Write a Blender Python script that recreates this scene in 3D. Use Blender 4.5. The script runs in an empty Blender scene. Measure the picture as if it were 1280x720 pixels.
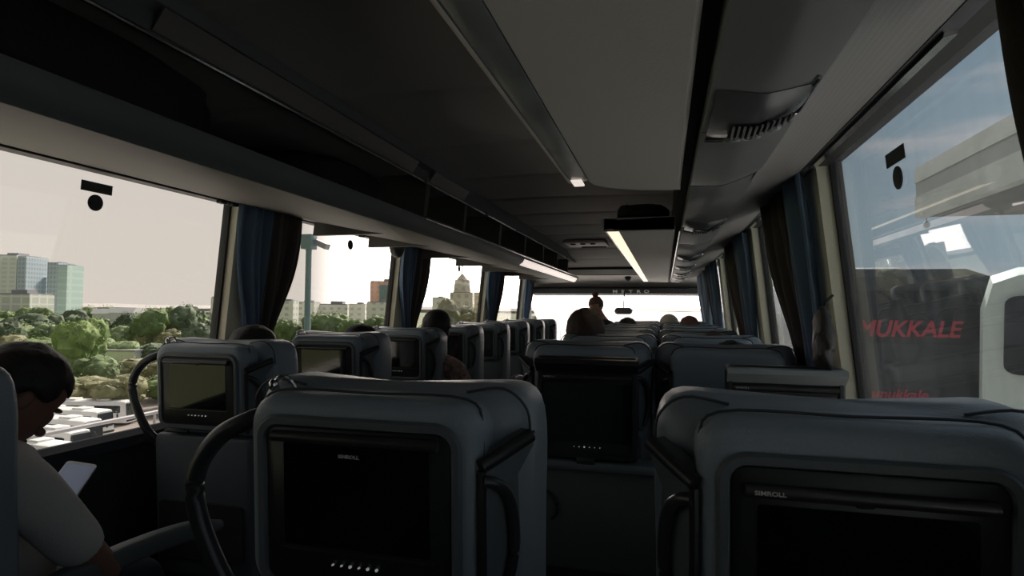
import bpy, bmesh, math, random
from mathutils import Vector, Matrix, noise
random.seed(7)
S = bpy.context.scene
C = S.collection
PI = math.pi
H = 1.30                       # eye height above the seat platform

# ------------------------------------------------------------------ camera
F = 740.0
cam = bpy.data.objects.new('camera', bpy.data.cameras.new('camera'))
C.objects.link(cam); S.camera = cam
cam.data.sensor_width = 36; cam.data.lens = F / 1280 * 36
cam.data.clip_start = 0.03; cam.data.clip_end = 9000
YAW, PITCH, ROLL = 14.5, 2.05, 0.5
cam.matrix_world = (Matrix.Translation((0, 0, H)) @ Matrix.Rotation(math.radians(YAW), 4, 'Z')
                    @ Matrix.Rotation(math.radians(90 + PITCH), 4, 'X') @ Matrix.Rotation(math.radians(ROLL), 4, 'Z'))
CM = cam.matrix_world.copy()
def at(px, py, d):
    return CM @ Vector(((px - 640) / F * d, -(py - 360) / F * d, -d))

S.view_settings.view_transform = 'Standard'; S.view_settings.look = 'None'
S.view_settings.gamma = 1; S.view_settings.exposure = 0.0; S.view_settings.use_curve_mapping = False

# ------------------------------------------------------------------ materials
def mat(name, col, rough=.6, metal=0, bump=0, bscale=80, var=0, vscale=6, spec=.5, coat=0, sheen=0):
    m = bpy.data.materials.new(name); m.use_nodes = True
    nt = m.node_tree; b = nt.nodes['Principled BSDF']
    b.inputs['Base Color'].default_value = (*col, 1); b.inputs['Roughness'].default_value = rough
    b.inputs['Metallic'].default_value = metal; b.inputs['Specular IOR Level'].default_value = spec
    b.inputs['Coat Weight'].default_value = coat
    if sheen: b.inputs['Sheen Weight'].default_value = sheen
    tc = nt.nodes.new('ShaderNodeTexCoord')
    if bump:
        n = nt.nodes.new('ShaderNodeTexNoise'); n.inputs['Scale'].default_value = bscale; n.inputs['Detail'].default_value = 4
        bp = nt.nodes.new('ShaderNodeBump'); bp.inputs['Strength'].default_value = bump; bp.inputs['Distance'].default_value = .004
        nt.links.new(tc.outputs['Object'], n.inputs['Vector']); nt.links.new(n.outputs['Fac'], bp.inputs['Height'])
        nt.links.new(bp.outputs['Normal'], b.inputs['Normal'])
    if var:
        n = nt.nodes.new('ShaderNodeTexNoise'); n.inputs['Scale'].default_value = vscale; n.inputs['Detail'].default_value = 5
        nt.links.new(tc.outputs['Object'], n.inputs['Vector'])
        r = nt.nodes.new('ShaderNodeValToRGB'); r.color_ramp.elements[0].position = .3; r.color_ramp.elements[1].position = .7
        r.color_ramp.elements[0].color = (*[c * (1 - var) for c in col], 1)
        r.color_ramp.elements[1].color = (*[min(1, c * (1 + var)) for c in col], 1)
        nt.links.new(n.outputs['Fac'], r.inputs['Fac']); nt.links.new(r.outputs['Color'], b.inputs['Base Color'])
    return m
def emis(name, col, st):
    m = mat(name, col, .4); b = m.node_tree.nodes['Principled BSDF']
    b.inputs['Emission Color'].default_value = (*col, 1); b.inputs['Emission Strength'].default_value = st
    return m
def glassmat(name, tint, ior=1.6, dirt=0.0):
    m = bpy.data.materials.new(name); m.use_nodes = True; nt = m.node_tree; nt.nodes.clear()
    o = nt.nodes.new('ShaderNodeOutputMaterial'); mx = nt.nodes.new('ShaderNodeMixShader')
    t = nt.nodes.new('ShaderNodeBsdfTransparent'); g = nt.nodes.new('ShaderNodeBsdfGlossy'); 
    t.inputs['Color'].default_value = (*tint, 1); g.inputs['Roughness'].default_value = .0
    # Fresnel reflectance of a thin pane, the same from both sides
    ge = nt.nodes.new('ShaderNodeNewGeometry'); dp = nt.nodes.new('ShaderNodeVectorMath'); dp.operation = 'DOT_PRODUCT'
    nt.links.new(ge.outputs['Incoming'], dp.inputs[0]); nt.links.new(ge.outputs['Normal'], dp.inputs[1])
    def mn(op, a, b=None):
        n = nt.nodes.new('ShaderNodeMath'); n.operation = op
        for i, v in enumerate((a, b)):
            if isinstance(v, (int, float)): n.inputs[i].default_value = v
            elif v is not None: nt.links.new(v, n.inputs[i])
        return n.outputs[0]
    f0 = ((ior - 1) / (ior + 1)) ** 2
    sch = mn('ADD', mn('MULTIPLY', mn('POWER', mn('SUBTRACT', 1.0, mn('ABSOLUTE', dp.outputs['Value'])), 5.0), 1 - f0), f0)
    nt.links.new(sch, mx.inputs['Fac']); nt.links.new(t.outputs['BSDF'], mx.inputs[1]); nt.links.new(g.outputs['BSDF'], mx.inputs[2])
    out = mx.outputs['Shader']
    if dirt:                                        # a film of dust with rain streaks on the pane
        tc = nt.nodes.new('ShaderNodeTexCoord'); mp = nt.nodes.new('ShaderNodeMapping'); mp.inputs['Scale'].default_value = (1, 14, 1.2)
        n = nt.nodes.new('ShaderNodeTexNoise'); n.inputs['Scale'].default_value = 2; n.inputs['Detail'].default_value = 5
        mr = nt.nodes.new('ShaderNodeMapRange'); mr.inputs['From Min'].default_value = .35; mr.inputs['From Max'].default_value = .75
        mr.inputs['To Min'].default_value = dirt * .4; mr.inputs['To Max'].default_value = dirt * 1.6
        d = nt.nodes.new('ShaderNodeBsdfDiffuse'); d.inputs['Color'].default_value = (.75, .73, .7, 1)
        tr = nt.nodes.new('ShaderNodeBsdfTranslucent'); tr.inputs['Color'].default_value = (.75, .73, .7, 1)
        md = nt.nodes.new('ShaderNodeMixShader'); md.inputs['Fac'].default_value = .5
        m2 = nt.nodes.new('ShaderNodeMixShader')
        nt.links.new(tc.outputs['Object'], mp.inputs['Vector']); nt.links.new(mp.outputs['Vector'], n.inputs['Vector'])
        nt.links.new(n.outputs['Fac'], mr.inputs['Value']); nt.links.new(mr.outputs['Result'], m2.inputs['Fac'])
        nt.links.new(d.outputs['BSDF'], md.inputs[1]); nt.links.new(tr.outputs['BSDF'], md.inputs[2])
        nt.links.new(out, m2.inputs[1]); nt.links.new(md.outputs['Shader'], m2.inputs[2]); out = m2.outputs['Shader']
    nt.links.new(out, o.inputs['Surface'])
    return m
def facade(name, wall, win, sx, sz, fw=.55, fh=.5, rough=.6):
    """wall with a regular grid of windows, in object space metres"""
    m = mat(name, wall, rough); nt = m.node_tree; b = nt.nodes['Principled BSDF']
    tc = nt.nodes.new('ShaderNodeTexCoord'); sp = nt.nodes.new('ShaderNodeSeparateXYZ'); nt.links.new(tc.outputs['Object'], sp.inputs[0])
    def frac(sock, s, w):
        a = nt.nodes.new('ShaderNodeMath'); a.operation = 'MULTIPLY'; a.inputs[1].default_value = 1 / s; nt.links.new(sock, a.inputs[0])
        c = nt.nodes.new('ShaderNodeMath'); c.operation = 'FRACT'; nt.links.new(a.outputs[0], c.inputs[0])
        d = nt.nodes.new('ShaderNodeMath'); d.operation = 'LESS_THAN'; d.inputs[1].default_value = w; nt.links.new(c.outputs[0], d.inputs[0])
        return d.outputs[0]
    ad = nt.nodes.new('ShaderNodeMath'); ad.operation = 'ADD'; nt.links.new(sp.outputs[0], ad.inputs[0]); nt.links.new(sp.outputs[1], ad.inputs[1])
    u = frac(ad.outputs[0], sx, fw); v = frac(sp.outputs[2], sz, fh)
    mu = nt.nodes.new('ShaderNodeMath'); mu.operation = 'MULTIPLY'; nt.links.new(u, mu.inputs[0]); nt.links.new(v, mu.inputs[1])
    mx = nt.nodes.new('ShaderNodeMix'); mx.data_type = 'RGBA'; mx.inputs[6].default_value = (*wall, 1); mx.inputs[7].default_value = (*win, 1)
    nt.links.new(mu.outputs[0], mx.inputs[0]); nt.links.new(mx.outputs[2], b.inputs['Base Color'])
    return m

M = dict(
 leather = mat('seat leather', (.235, .285, .325), .42, bump=.25, bscale=260),
 leather2 = mat('seat wing leather', (.235, .275, .31), .36, bump=.2, bscale=260),
 panel = mat('seat back panel', (.10, .12, .13), .55, bump=.2, bscale=200),
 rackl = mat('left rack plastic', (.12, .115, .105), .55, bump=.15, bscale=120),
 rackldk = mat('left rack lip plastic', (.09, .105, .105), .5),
 unit = mat('lamp unit plastic', (.09, .098, .10), .25),
 partit = mat('partition laminate', (.07, .08, .078), .5),
 dash = mat('dashboard', (.32, .31, .30), .7),
 letter = mat('header letters', (.9, .88, .85), .4),
 header = mat('header plastic', (.75, .72, .68), .6),
 seam = mat('seam cord', (.05, .058, .068), .5),
 black = mat('black plastic', (.012, .013, .014), .42),
 blackm = mat('matt black', (.006, .006, .007), .8),
 grip = mat('grip rubber', (.028, .03, .034), .3),
 bezel = mat('monitor bezel', (.014, .016, .017), .38),
 bar = mat('monitor top bar', (.05, .052, .05), .3, metal=.4),
 screen = mat('screen glass', (.004, .006, .006), .06, spec=.6),
 dots = emis('button lights', (.8, .85, .9), .18),
 logo = mat('logo print', (.55, .55, .52), .5),
 chrome = mat('chrome', (.6, .6, .6), .18, metal=1),
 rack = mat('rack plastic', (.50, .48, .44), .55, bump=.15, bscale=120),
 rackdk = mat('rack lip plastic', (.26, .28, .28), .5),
 strip = mat('light strip diffuser, off', (.2, .22, .22), .22, spec=.7, var=.25, vscale=5),
 stripon = emis('light strip diffuser, lit', (1, .86, .78), .75),
 stripon2 = emis('light strip diffuser, bright', (1, .83, .62), 1.1),
 ceil = mat('ceiling fabric', (.23, .222, .215), .85, bump=.3, bscale=300),
 trimdk = mat('dark trim', (.03, .033, .035), .5),
 service = mat('service channel plastic', (.18, .187, .187), .42),
 floor = mat('bus floor', (.03, .028, .028), .6, var=.3, vscale=20),
 wall = mat('lower wall carpet', (.035, .036, .042), .85, bump=.3, bscale=300),
 sill = mat('window sill', (.045, .05, .058), .85, spec=.15),
 pillar = mat('window pillar fabric', (.72, .69, .54), .75, bump=.2, bscale=200),
 pillardk = mat('window rubber', (.02, .022, .022), .6),
 blue = mat('curtain blue', (.10, .16, .25), .8, bump=.3, bscale=200, sheen=.3),
 lining = mat('curtain lining', (.075, .062, .055), .85, bump=.3, bscale=200),
 skin = mat('skin', (.21, .105, .075), .55),
 skinp = mat('pale skin', (.42, .24, .18), .55),
 hair = mat('black hair', (.012, .010, .009), .6, bump=.9, bscale=60),
 hairb = mat('brown hair', (.06, .035, .022), .6, bump=.9, bscale=60),
 hairr = mat('auburn hair', (.12, .055, .04), .6, bump=.9, bscale=60),
 wshirt = mat('white cotton', (.55, .54, .53), .9, bump=.3, bscale=120),
 dshirt = mat('dark cotton', (.03, .03, .035), .9),
 gshirt = mat('grey cotton', (.16, .15, .15), .9),
 fshirt = mat('patterned cotton', (.34, .25, .23), .9, var=.7, vscale=30),
 jeans = mat('dark trousers', (.025, .03, .05), .9),
 wcap = mat('cream knit', (.6, .56, .47), .9),
 phone = mat('phone back', (.55, .58, .62), .3),
 phscreen = emis('phone screen', (.25, .3, .42), .13),
 bag = mat('black bag fabric', (.008, .008, .009), .8, bump=.5, bscale=100),
 jacket = mat('crumpled dark jacket', (.035, .032, .03), .5, var=.6, vscale=25, bump=.8, bscale=20),
 white = mat('white coach paint', (.8, .8, .78), .35),
 white2 = mat('white weathered paint', (.62, .68, .62), .5),
 wglass = mat('coach tinted window', (.02, .025, .03), .12),
 dkcoach = mat('charcoal coach paint', (.035, .045, .05), .4),
 red = mat('red lettering', (.55, .06, .09), .5),
 tyre = mat('tyre', (.02, .02, .02), .8),
 conc = mat('canopy concrete', (.42, .43, .39), .85, var=.2, vscale=.8, bump=.4, bscale=8),
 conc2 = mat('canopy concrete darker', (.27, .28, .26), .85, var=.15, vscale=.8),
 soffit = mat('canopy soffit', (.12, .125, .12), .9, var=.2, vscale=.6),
 asphalt = mat('deck paving', (.65, .62, .58), .9, var=.1, vscale=.3),
 lot = mat('parking lot paving', (.25, .22, .2), .9, var=.15, vscale=.1),
 land = mat('far land', (.17, .19, .10), .95, var=.35, vscale=.01),
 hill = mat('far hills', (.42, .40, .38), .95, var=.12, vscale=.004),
 rail = mat('galvanised rail', (.30, .30, .32), .45),
 pole = mat('green grey pole', (.16, .24, .24), .5),
 trunk = mat('bark', (.09, .07, .05), .9),
 yellow = mat('yellow paint', (.7, .45, .04), .6),
 leafA = mat('leaves mid green', (.145, .205, .075), .8, var=.35, vscale=.5),
 leafB = mat('leaves light green', (.22, .31, .09), .8, var=.3, vscale=.5),
 leafC = mat('leaves dark green', (.095, .13, .07), .8, var=.35, vscale=.5),
 leafD = mat('leaves olive', (.205, .20, .095), .8, var=.35, vscale=.5),
 gl_side = glassmat('side window glass', (.92, .91, .89), 1.5),
 gl_right = glassmat('right window glass', (.80, .84, .86), 1.62, dirt=.05),
 gl_front = glassmat('windscreen glass', (.97, .97, .97), 1.45),
)
# perforated speaker plastic
M['perf'] = mat('perforated plastic', (.19, .185, .175), .5)
_nt = M['perf'].node_tree; _v = _nt.nodes.new('ShaderNodeTexVoronoi'); _v.inputs['Scale'].default_value = 190; _v.inputs['Randomness'].default_value = 0
_t = _nt.nodes.new('ShaderNodeTexCoord'); _nt.links.new(_t.outputs['Object'], _v.inputs['Vector'])
_r = _nt.nodes.new('ShaderNodeValToRGB'); _r.color_ramp.elements[0].position = .25; _r.color_ramp.elements[1].position = .35
_r.color_ramp.elements[0].color = (.17, .17, .16, 1); _r.color_ramp.elements[1].color = (.27, .26, .25, 1)
_nt.links.new(_v.outputs['Distance'], _r.inputs['Fac']); _nt.links.new(_r.outputs['Color'], _nt.nodes['Principled BSDF'].inputs['Base Color'])

# ------------------------------------------------------------------ mesh helpers
def B(): return bmesh.new()
def box(bm, c, s, rot=None, bev=0, seg=2):
    r = bmesh.ops.create_cube(bm, size=1); vs = r['verts']
    bmesh.ops.scale(bm, vec=s, verts=vs)
    if bev:
        es = list({e for v in vs for e in v.link_edges})
        rr = bmesh.ops.bevel(bm, geom=es, offset=bev, segments=seg, affect='EDGES', profile=.5)
        vs = list({v for f in rr['faces'] for v in f.verts} | {v for v in vs if v.is_valid})
    if rot is not None: bmesh.ops.rotate(bm, cent=(0, 0, 0), matrix=rot, verts=vs)
    bmesh.ops.translate(bm, vec=c, verts=vs)
    return vs
def rings(bm, rs, cap=True, closed=True):
    vv = [[bm.verts.new(p) for p in r] for r in rs]
    n = len(vv[0])
    for a, b in zip(vv, vv[1:]):
        for i in range(n if closed else n - 1):
            j = (i + 1) % n
            try: bm.faces.new((a[i], a[j], b[j], b[i]))
            except ValueError: pass
    if cap and closed:
        bm.faces.new(vv[0][::-1]); bm.faces.new(vv[-1])
    return vv
def prism(bm, prof, y0, y1):            # profile in XZ, run along Y
    rings(bm, [[(x, y0, z) for x, z in prof], [(x, y1, z) for x, z in prof]])
def prismx(bm, prof, x0, x1):           # profile in YZ, run along X
    rings(bm, [[(x0, y, z) for y, z in prof], [(x1, y, z) for y, z in prof]])
def smooth_path(pts, n=6):
    P = [Vector(p) for p in pts]; out = []
    for i in range(len(P) - 1):
        p0 = P[max(i - 1, 0)]; p1 = P[i]; p2 = P[i + 1]; p3 = P[min(i + 2, len(P) - 1)]
        for k in range(n):
            t = k / n
            out.append(.5 * ((2 * p1) + (p2 - p0) * t + (2 * p0 - 5 * p1 + 4 * p2 - p3) * t * t + (3 * p1 - p0 - 3 * p2 + p3) * t ** 3))
    out.append(P[-1]); return out
def tube(bm, pts, r, n=10, sm=6):
    P = smooth_path(pts, sm) if sm else [Vector(p) for p in pts]
    up = Vector((0, 0, 1)); rs = []
    for i, p in enumerate(P):
        d = (P[min(i + 1, len(P) - 1)] - P[max(i - 1, 0)]).normalized()
        u = d.cross(up)
        if u.length < .1: u = d.cross(Vector((0, 1, 0)))
        u.normalize(); v = d.cross(u).normalized()
        rr = r(i / (len(P) - 1)) if callable(r) else r
        rs.append([p + u * math.cos(2 * PI * k / n) * rr + v * math.sin(2 * PI * k / n) * rr for k in range(n)])
    rings(bm, rs)
def cyl(bm, c, r, h, axis='Z', n=24, r2=None):
    R = {'Z': Matrix.Identity(4), 'X': Matrix.Rotation(PI / 2, 4, 'Y'), 'Y': Matrix.Rotation(PI / 2, 4, 'X')}[axis]
    bmesh.ops.create_cone(bm, cap_ends=True, segments=n, radius1=r, radius2=r if r2 is None else r2, depth=h, matrix=Matrix.Translation(c) @ R)
def ball(bm, c, s, sub=3):
    r = bmesh.ops.create_icosphere(bm, subdivisions=sub, radius=1)
    bmesh.ops.scale(bm, vec=s, verts=r['verts']); bmesh.ops.translate(bm, vec=c, verts=r['verts']); return r['verts']
def rrect(w, h, r, n=5, cx=0, cz=0):
    out = []
    for qx, qz, a0 in ((1, 1, 0), (-1, 1, 90), (-1, -1, 180), (1, -1, 270)):
        for k in range(n + 1):
            a = math.radians(a0 + 90 * k / n)
            out.append((cx + qx * (w / 2 - r) + r * math.cos(a), cz + qz * (h / 2 - r) + r * math.sin(a)))
    return out
def obj(name, bm, m, parent=None, smooth=True, ang=40, loc=None):
    bmesh.ops.recalc_face_normals(bm, faces=bm.faces)
    me = bpy.data.meshes.new(name); bm.to_mesh(me); bm.free()
    ms = m if isinstance(m, (list, tuple)) else [m]
    for x in ms: me.materials.append(x)
    if smooth:
        me.shade_smooth()
        me.set_sharp_from_angle(angle=math.radians(ang))
    o = bpy.data.objects.new(name, me); C.objects.link(o)
    if parent: o.parent = parent
    if loc is not None: o.location = loc
    return o
def tag(o, label=None, cat=None, group=None, kind=None):
    if label: o['label'] = label
    if cat: o['category'] = cat
    if group: o['group'] = group
    if kind: o['kind'] = kind
    return o
def thing(name, label, cat, loc=(0, 0, 0), rz=0, group=None):
    o = bpy.data.objects.new(name, None); C.objects.link(o); o.location = loc; o.rotation_euler = (0, 0, rz)
    o.empty_display_size = .1
    return tag(o, label, cat, group)
def struct(name, bm, m, label=None, **k):
    return tag(obj(name, bm, m, **k), label, None, None, 'structure')
def copy_tree(o, parent=None):
    c = o.copy(); C.objects.link(c)
    if parent: c.parent = parent
    for ch in list(o.children): copy_tree(ch, c)
    return c
def textmesh(name, s, size, depth, m, parent, loc, rot, font_scale=(1, 1), shear=0, bold=0.0):
    cu = bpy.data.curves.new(name, 'FONT'); cu.body = s; cu.size = size; cu.extrude = depth; cu.align_x = 'CENTER'; cu.align_y = 'CENTER'
    cu.shear = shear; cu.offset = bold
    t = bpy.data.objects.new(name, cu); C.objects.link(t)
    bpy.context.view_layer.update()
    me = bpy.data.meshes.new_from_object(t.evaluated_get(bpy.context.evaluated_depsgraph_get()))
    bpy.data.objects.remove(t); me.materials.clear(); me.materials.append(m)
    o = bpy.data.objects.new(name, me); C.objects.link(o)
    if parent: o.parent = parent
    o.location = loc; o.rotation_euler = rot; o.scale = (*font_scale, 1)
    return o

# ------------------------------------------------------------------ bus shell
XL, XR = -1.95, .57              # lower walls
XLT, XRT = -1.86, .47            # wall at the window head
ZB, ZT = .82, 1.765              # belt and window head
YR, YF = -1.6, 8.55              # rear wall, windscreen
bm = B(); prism(bm, [(XL - .05, -.03), (-1.2, -.03), (-1.2, -.25), (-.66, -.25), (-.66, -.03), (XR + .05, -.03), (XR + .05, 0), (-.68, 0), (-.68, 0.0), (-.66, 0), (-.62, 0), (-.62, 0)][:0] or
   [(XL - .05, -.3), (XR + .05, -.3), (XR + .05, 0), (-.64, 0), (-.64, -.24), (-1.2, -.24), (-1.2, 0), (XL - .05, 0)], YR, YF)
struct('floor', bm, M['floor'], smooth=False)
def xw(z, side):                 # inner wall plane at height z
    t = (z - ZB) / (ZT - ZB)
    return (XL + (XLT - XL) * t) if side < 0 else (XR + (XRT - XR) * t)
for side, nm in ((-1, 'left'), (1, 'right')):
    X = XL if side < 0 else XR
    o_ = side * .06
    bm = B()
    prism(bm, [(X, 0), (X + o_, 0), (X + o_, ZB), (X, ZB)], YR, YF)
    xt = xw(ZT, side)
    prism(bm, [(xt, ZT), (xt + o_, ZT), (xt + o_ * .6 - side * .02, 2.08), (xt - side * .02, 2.08)], YR, YF)   # cant rail
    struct('wall_' + nm, bm, M['wall'])
    bm = B(); prism(bm, [(X - side * .045, ZB - .035), (X + side * .02, ZB - .035), (X + side * .02, ZB + .012), (X - side * .02, ZB + .018), (X - side * .045, ZB)], .2 - 1.5, YF - .3)
    struct('trim_1' if side < 0 else 'trim_2', bm, M['sill'])
    bm = B(); prism(bm, [(xt - side * .028, ZT - .014), (xt + side * .02, ZT - .014), (xt + side * .02, ZT + .02), (xt - side * .028, ZT + .02)], YR, YF - .2)
    struct('trim_3' if side < 0 else 'trim_4', bm, M['trimdk'])
PL = [(-1.6, -1.4), (.30, .42), (2.24, 2.36), (3.93, 4.07), (6.10, 6.26), (7.85, 8.02)]
PR = [(-1.6, -1.4), (.60, .72), (2.0, 2.17), (3.42, 3.62), (5.35, 5.55), (7.6, 7.8)]
tn = 5; wn = 1
for side, PP in ((-1, PL), (1, PR)):
    for a, b in PP:
        bm = B()
        prismy = [(xw(ZB, side) - side * .018, ZB), (xw(ZB, side) + side * .05, ZB), (xw(ZT, side) + side * .05, ZT), (xw(ZT, side) - side * .018, ZT)]
        prism(bm, prismy, a, b)
        struct('trim_%d' % tn, bm, M['pillar']); tn += 1
        for e in (a - .012, b + .012):          # rubber edges
            pass
        bm = B()
        for e in (a, b):
            prism(bm, [(xw(ZB, side) + side * .018, ZB), (xw(ZB, side) + side * .052, ZB), (xw(ZT, side) + side * .052, ZT), (xw(ZT, side) + side * .018, ZT)], e - .012, e + .012)
        struct('trim_%d' % tn, bm, M['pillardk']); tn += 1
    edges = [PP[i][1] for i in range(len(PP))]; nxt = [PP[i + 1][0] for i in range(len(PP) - 1)] + [YF - .05]
    for a, b in zip(edges, nxt):
        bm = B(); prism(bm, [(xw(ZB, side) + side * .03, ZB), (xw(ZB, side) + side * .034, ZB), (xw(ZT, side) + side * .034, ZT), (xw(ZT, side) + side * .03, ZT)], a, b)
        # one interface only: keep the inner skin of the pane
        bm.faces.ensure_lookup_table()
        struct('window_%d' % wn, bm, M['gl_side'] if side < 0 else M['gl_right'], smooth=False); wn += 1
# rear wall
bm = B(); box(bm, ((XL + XR) / 2, YR - .03, 1.0), (2.7, .06, 2.6)); struct('wall_rear', bm, M['wall'])
# roof skin and ceiling with transverse ribs
bm = B(); box(bm, ((XL + XR) / 2, (YR + YF) / 2, 2.13), (2.6, YF - YR, .04)); struct('trim_%d' % tn, bm, M['trimdk']); tn += 1
bm = B(); prof = []
y = YR
def zc(y):
    return 2.0 if y < 6.7 else 2.0 - .13 * ((y - 6.7) / 1.2)
rib = .62; nx = 14
ys = []
yy = YR
while yy < 7.95: ys.append(yy); yy += .031
rs = []
for y in ys:
    ph = ((y + 5) / rib) % 1.0
    sag = -.018 * math.sin(PI * ph) ** .5
    groove = .012 if (ph < .03 or ph > .97) else 0
    row = []
    for i in range(nx + 1):
        x = XLT + .02 + (XRT - XLT - .04) * i / nx
        arch = .03 * (1 - ((x + .69) / 1.15) ** 2)
        row.append((x, y, zc(y) + sag + groove + arch - .01))
    rs.append(row)
rings(bm, rs, cap=False, closed=False)
struct('ceiling', bm, M['ceil'], ang=60)
# front: recess band, header panel with sign, windscreen, dash, corner posts
bm = B(); box(bm, (-.69, 7.97, 1.835), (2.3, .05, .14)); struct('trim_%d' % tn, bm, M['blackm']); tn += 1
bm = B(); prismx(bm, [(7.94, 1.775), (8.45, 1.60), (8.55, 1.60), (8.55, 1.84), (7.94, 1.84)], XL, XR); struct('wall_front', bm, M['header'])
hd = thing('header_sign', 'dark header strip with a row of pale letters above the windscreen', 'sign', (-.69, 8.28, 1.60))
bm = B(); prismx(bm, [(8.16, 1.59), (8.20, 1.525), (8.44, 1.50), (8.44, 1.60), (8.25, 1.62)], -1.15, 1.15); bmesh.ops.translate(bm, verts=bm.verts, vec=(0, -8.28, -1.60)); obj('sign_board', bm, M['trimdk'], hd)
for k_, ch_ in enumerate('METRO'): textmesh('letter', ch_, .075, .004, M['letter'], hd, (.03 + .105 * k_, -.112, -.047), (math.radians(121.6), 0, 0), (1.15, .8), bold=.002)
bm = B(); prismx(bm, [(8.46, .55), (8.50, .55), (8.40, 1.53), (8.36, 1.53)], XL, XR); struct('window_%d' % wn, bm, M['gl_front'], smooth=False); wn += 1
for sx in (XL + .03, XR - .03):
    bm = B(); prismx(bm, [(8.33, 0), (8.5, 0), (8.42, 1.62), (8.27, 1.62)], sx - .035, sx + .035); struct('trim_%d' % tn, bm, M['rackdk']); tn += 1
bm = B(); prismx(bm, [(7.9, 0), (7.92, .62), (8.05, .78), (8.42, .74), (8.5, .55), (8.5, 0)], XL, XR)
struct('trim_%d' % tn, bm, M['dash']); tn += 1
# ------------------------------------------------------------------ ceiling fittings
t = thing('ceiling_hatch', 'pale roof hatch panel with dark slots in the aisle ceiling', 'hatch', (-.78, 6.05, 1.985))
bm = B(); box(bm, (0, 0, -.005), (.42, .42, .03), bev=.012); obj('hatch_panel', bm, M['rack'], t)
for k in range(3):
    bm = B(); box(bm, (-.12 + .1 * k, -.12, -.024), (.05, .05, .012), bev=.004); obj('slot', bm, M['blackm'], t)
bm = B(); box(bm, (.06, .17, -.024), (.26, .04, .012), bev=.004); obj('handle_slot', bm, M['blackm'], t)
t = thing('dome_camera', 'small black dome camera on the front header panel', 'camera', (-.48, 8.05, 1.742))
bm = B(); cyl(bm, (0, 0, 0), .045, .03); obj('base', bm, M['trimdk'], t)
bm = B(); ball(bm, (0, 0, -.015), (.038, .038, .04)); obj('dome', bm, M['black'], t)
# ------------------------------------------------------------------ left luggage rack
t = thing('luggage_rack', 'long open luggage rack with curved grey underside above the left windows', 'luggage rack', (XLT, 0, 1.66))
OX, OZ = XLT, 1.66
def rp(l): return [(x - OX, z - OZ) for x, z in l]
bm = B()
prism(bm, rp([(-1.87, 1.765), (-1.7, 1.735), (-1.5, 1.695), (-1.3, 1.668), (-1.18, 1.66), (-1.145, 1.665), (-1.15, 1.69), (-1.5, 1.72), (-1.87, 1.80)]), YR + .02, 7.55)
# rounded front end
rs = []
base = [(-1.87, 1.765), (-1.7, 1.735), (-1.5, 1.695), (-1.3, 1.668), (-1.18, 1.66), (-1.145, 1.665), (-1.15, 1.69), (-1.5, 1.72), (-1.87, 1.80)]
for k in range(7):
    a = k / 6 * PI / 2 * .96; s = math.cos(a)
    rs.append([(-1.87 - OX + (x + 1.87) * s, 7.55 + .4 * math.sin(a), z - OZ) for x, z in base])
rings(bm, rs)
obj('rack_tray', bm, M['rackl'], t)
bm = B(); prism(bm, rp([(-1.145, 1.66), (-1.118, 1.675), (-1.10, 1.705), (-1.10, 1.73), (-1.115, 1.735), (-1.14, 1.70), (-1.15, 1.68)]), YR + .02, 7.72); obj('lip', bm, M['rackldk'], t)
bm = B(); prism(bm, rp([(-1.099, 1.724), (-1.094, 1.728), (-1.094, 1.736), (-1.103, 1.738)]), 2.6, 7.72); obj('edge_trim', bm, M['chrome'], t)
bm = B(); prism(bm, rp([(-1.142, 1.657), (-1.12, 1.667), (-1.096, 1.704), (-1.103, 1.706), (-1.125, 1.675)]), 4.65, 7.6)
obj('light_strip', bm, M['stripon'], t)['label'] = 'lit white light strip'
bm = B(); prism(bm, rp([(-1.12, 1.91), (-1.105, 1.905), (-1.105, 2.0), (-1.16, 2.0)]), YR + .02, 7.6)
prism(bm, rp([(-1.12, 1.955), (-1.07, 1.965), (-1.06, 2.0), (-1.12, 2.0)]), YR + .02, 3.25)
obj('fascia', bm, M['rackldk'], t)
bm = B()
for a in (1.05, 2.65):
    prism(bm, rp([(-1.105, 1.912), (-1.1, 1.912), (-1.068, 1.958), (-1.073, 1.962)]), a, a + (.5 if a > 2 else 1.4))
obj('fascia_lamp_panel', bm, M['rackl'], t)
bm = B(); tube(bm, [(-1.105 - OX, YR + .05, .242), (-1.105 - OX, 7.6, .242)], .006, 8, 0); obj('rail', bm, M['chrome'], t)
for k, yk in enumerate((2.62, 3.6, 4.4, 5.2, 6.0, 6.8)):
    bm = B(); box(bm, (-1.107 - OX, yk, .248), (.022, .04, .028), bev=.004); obj('rail_clamp', bm, M['rackl'], t)
for yk in (2.75, 3.35, 4.15, 4.95, 5.75, 6.55, 7.3):
    bm = B(); prismx(bm, [(yk, 0.02), (yk + .03, .02), (yk + .12, .33), (yk + .06, .33)], .06, .68); obj('divider', bm, M['rackl'], t)
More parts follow.
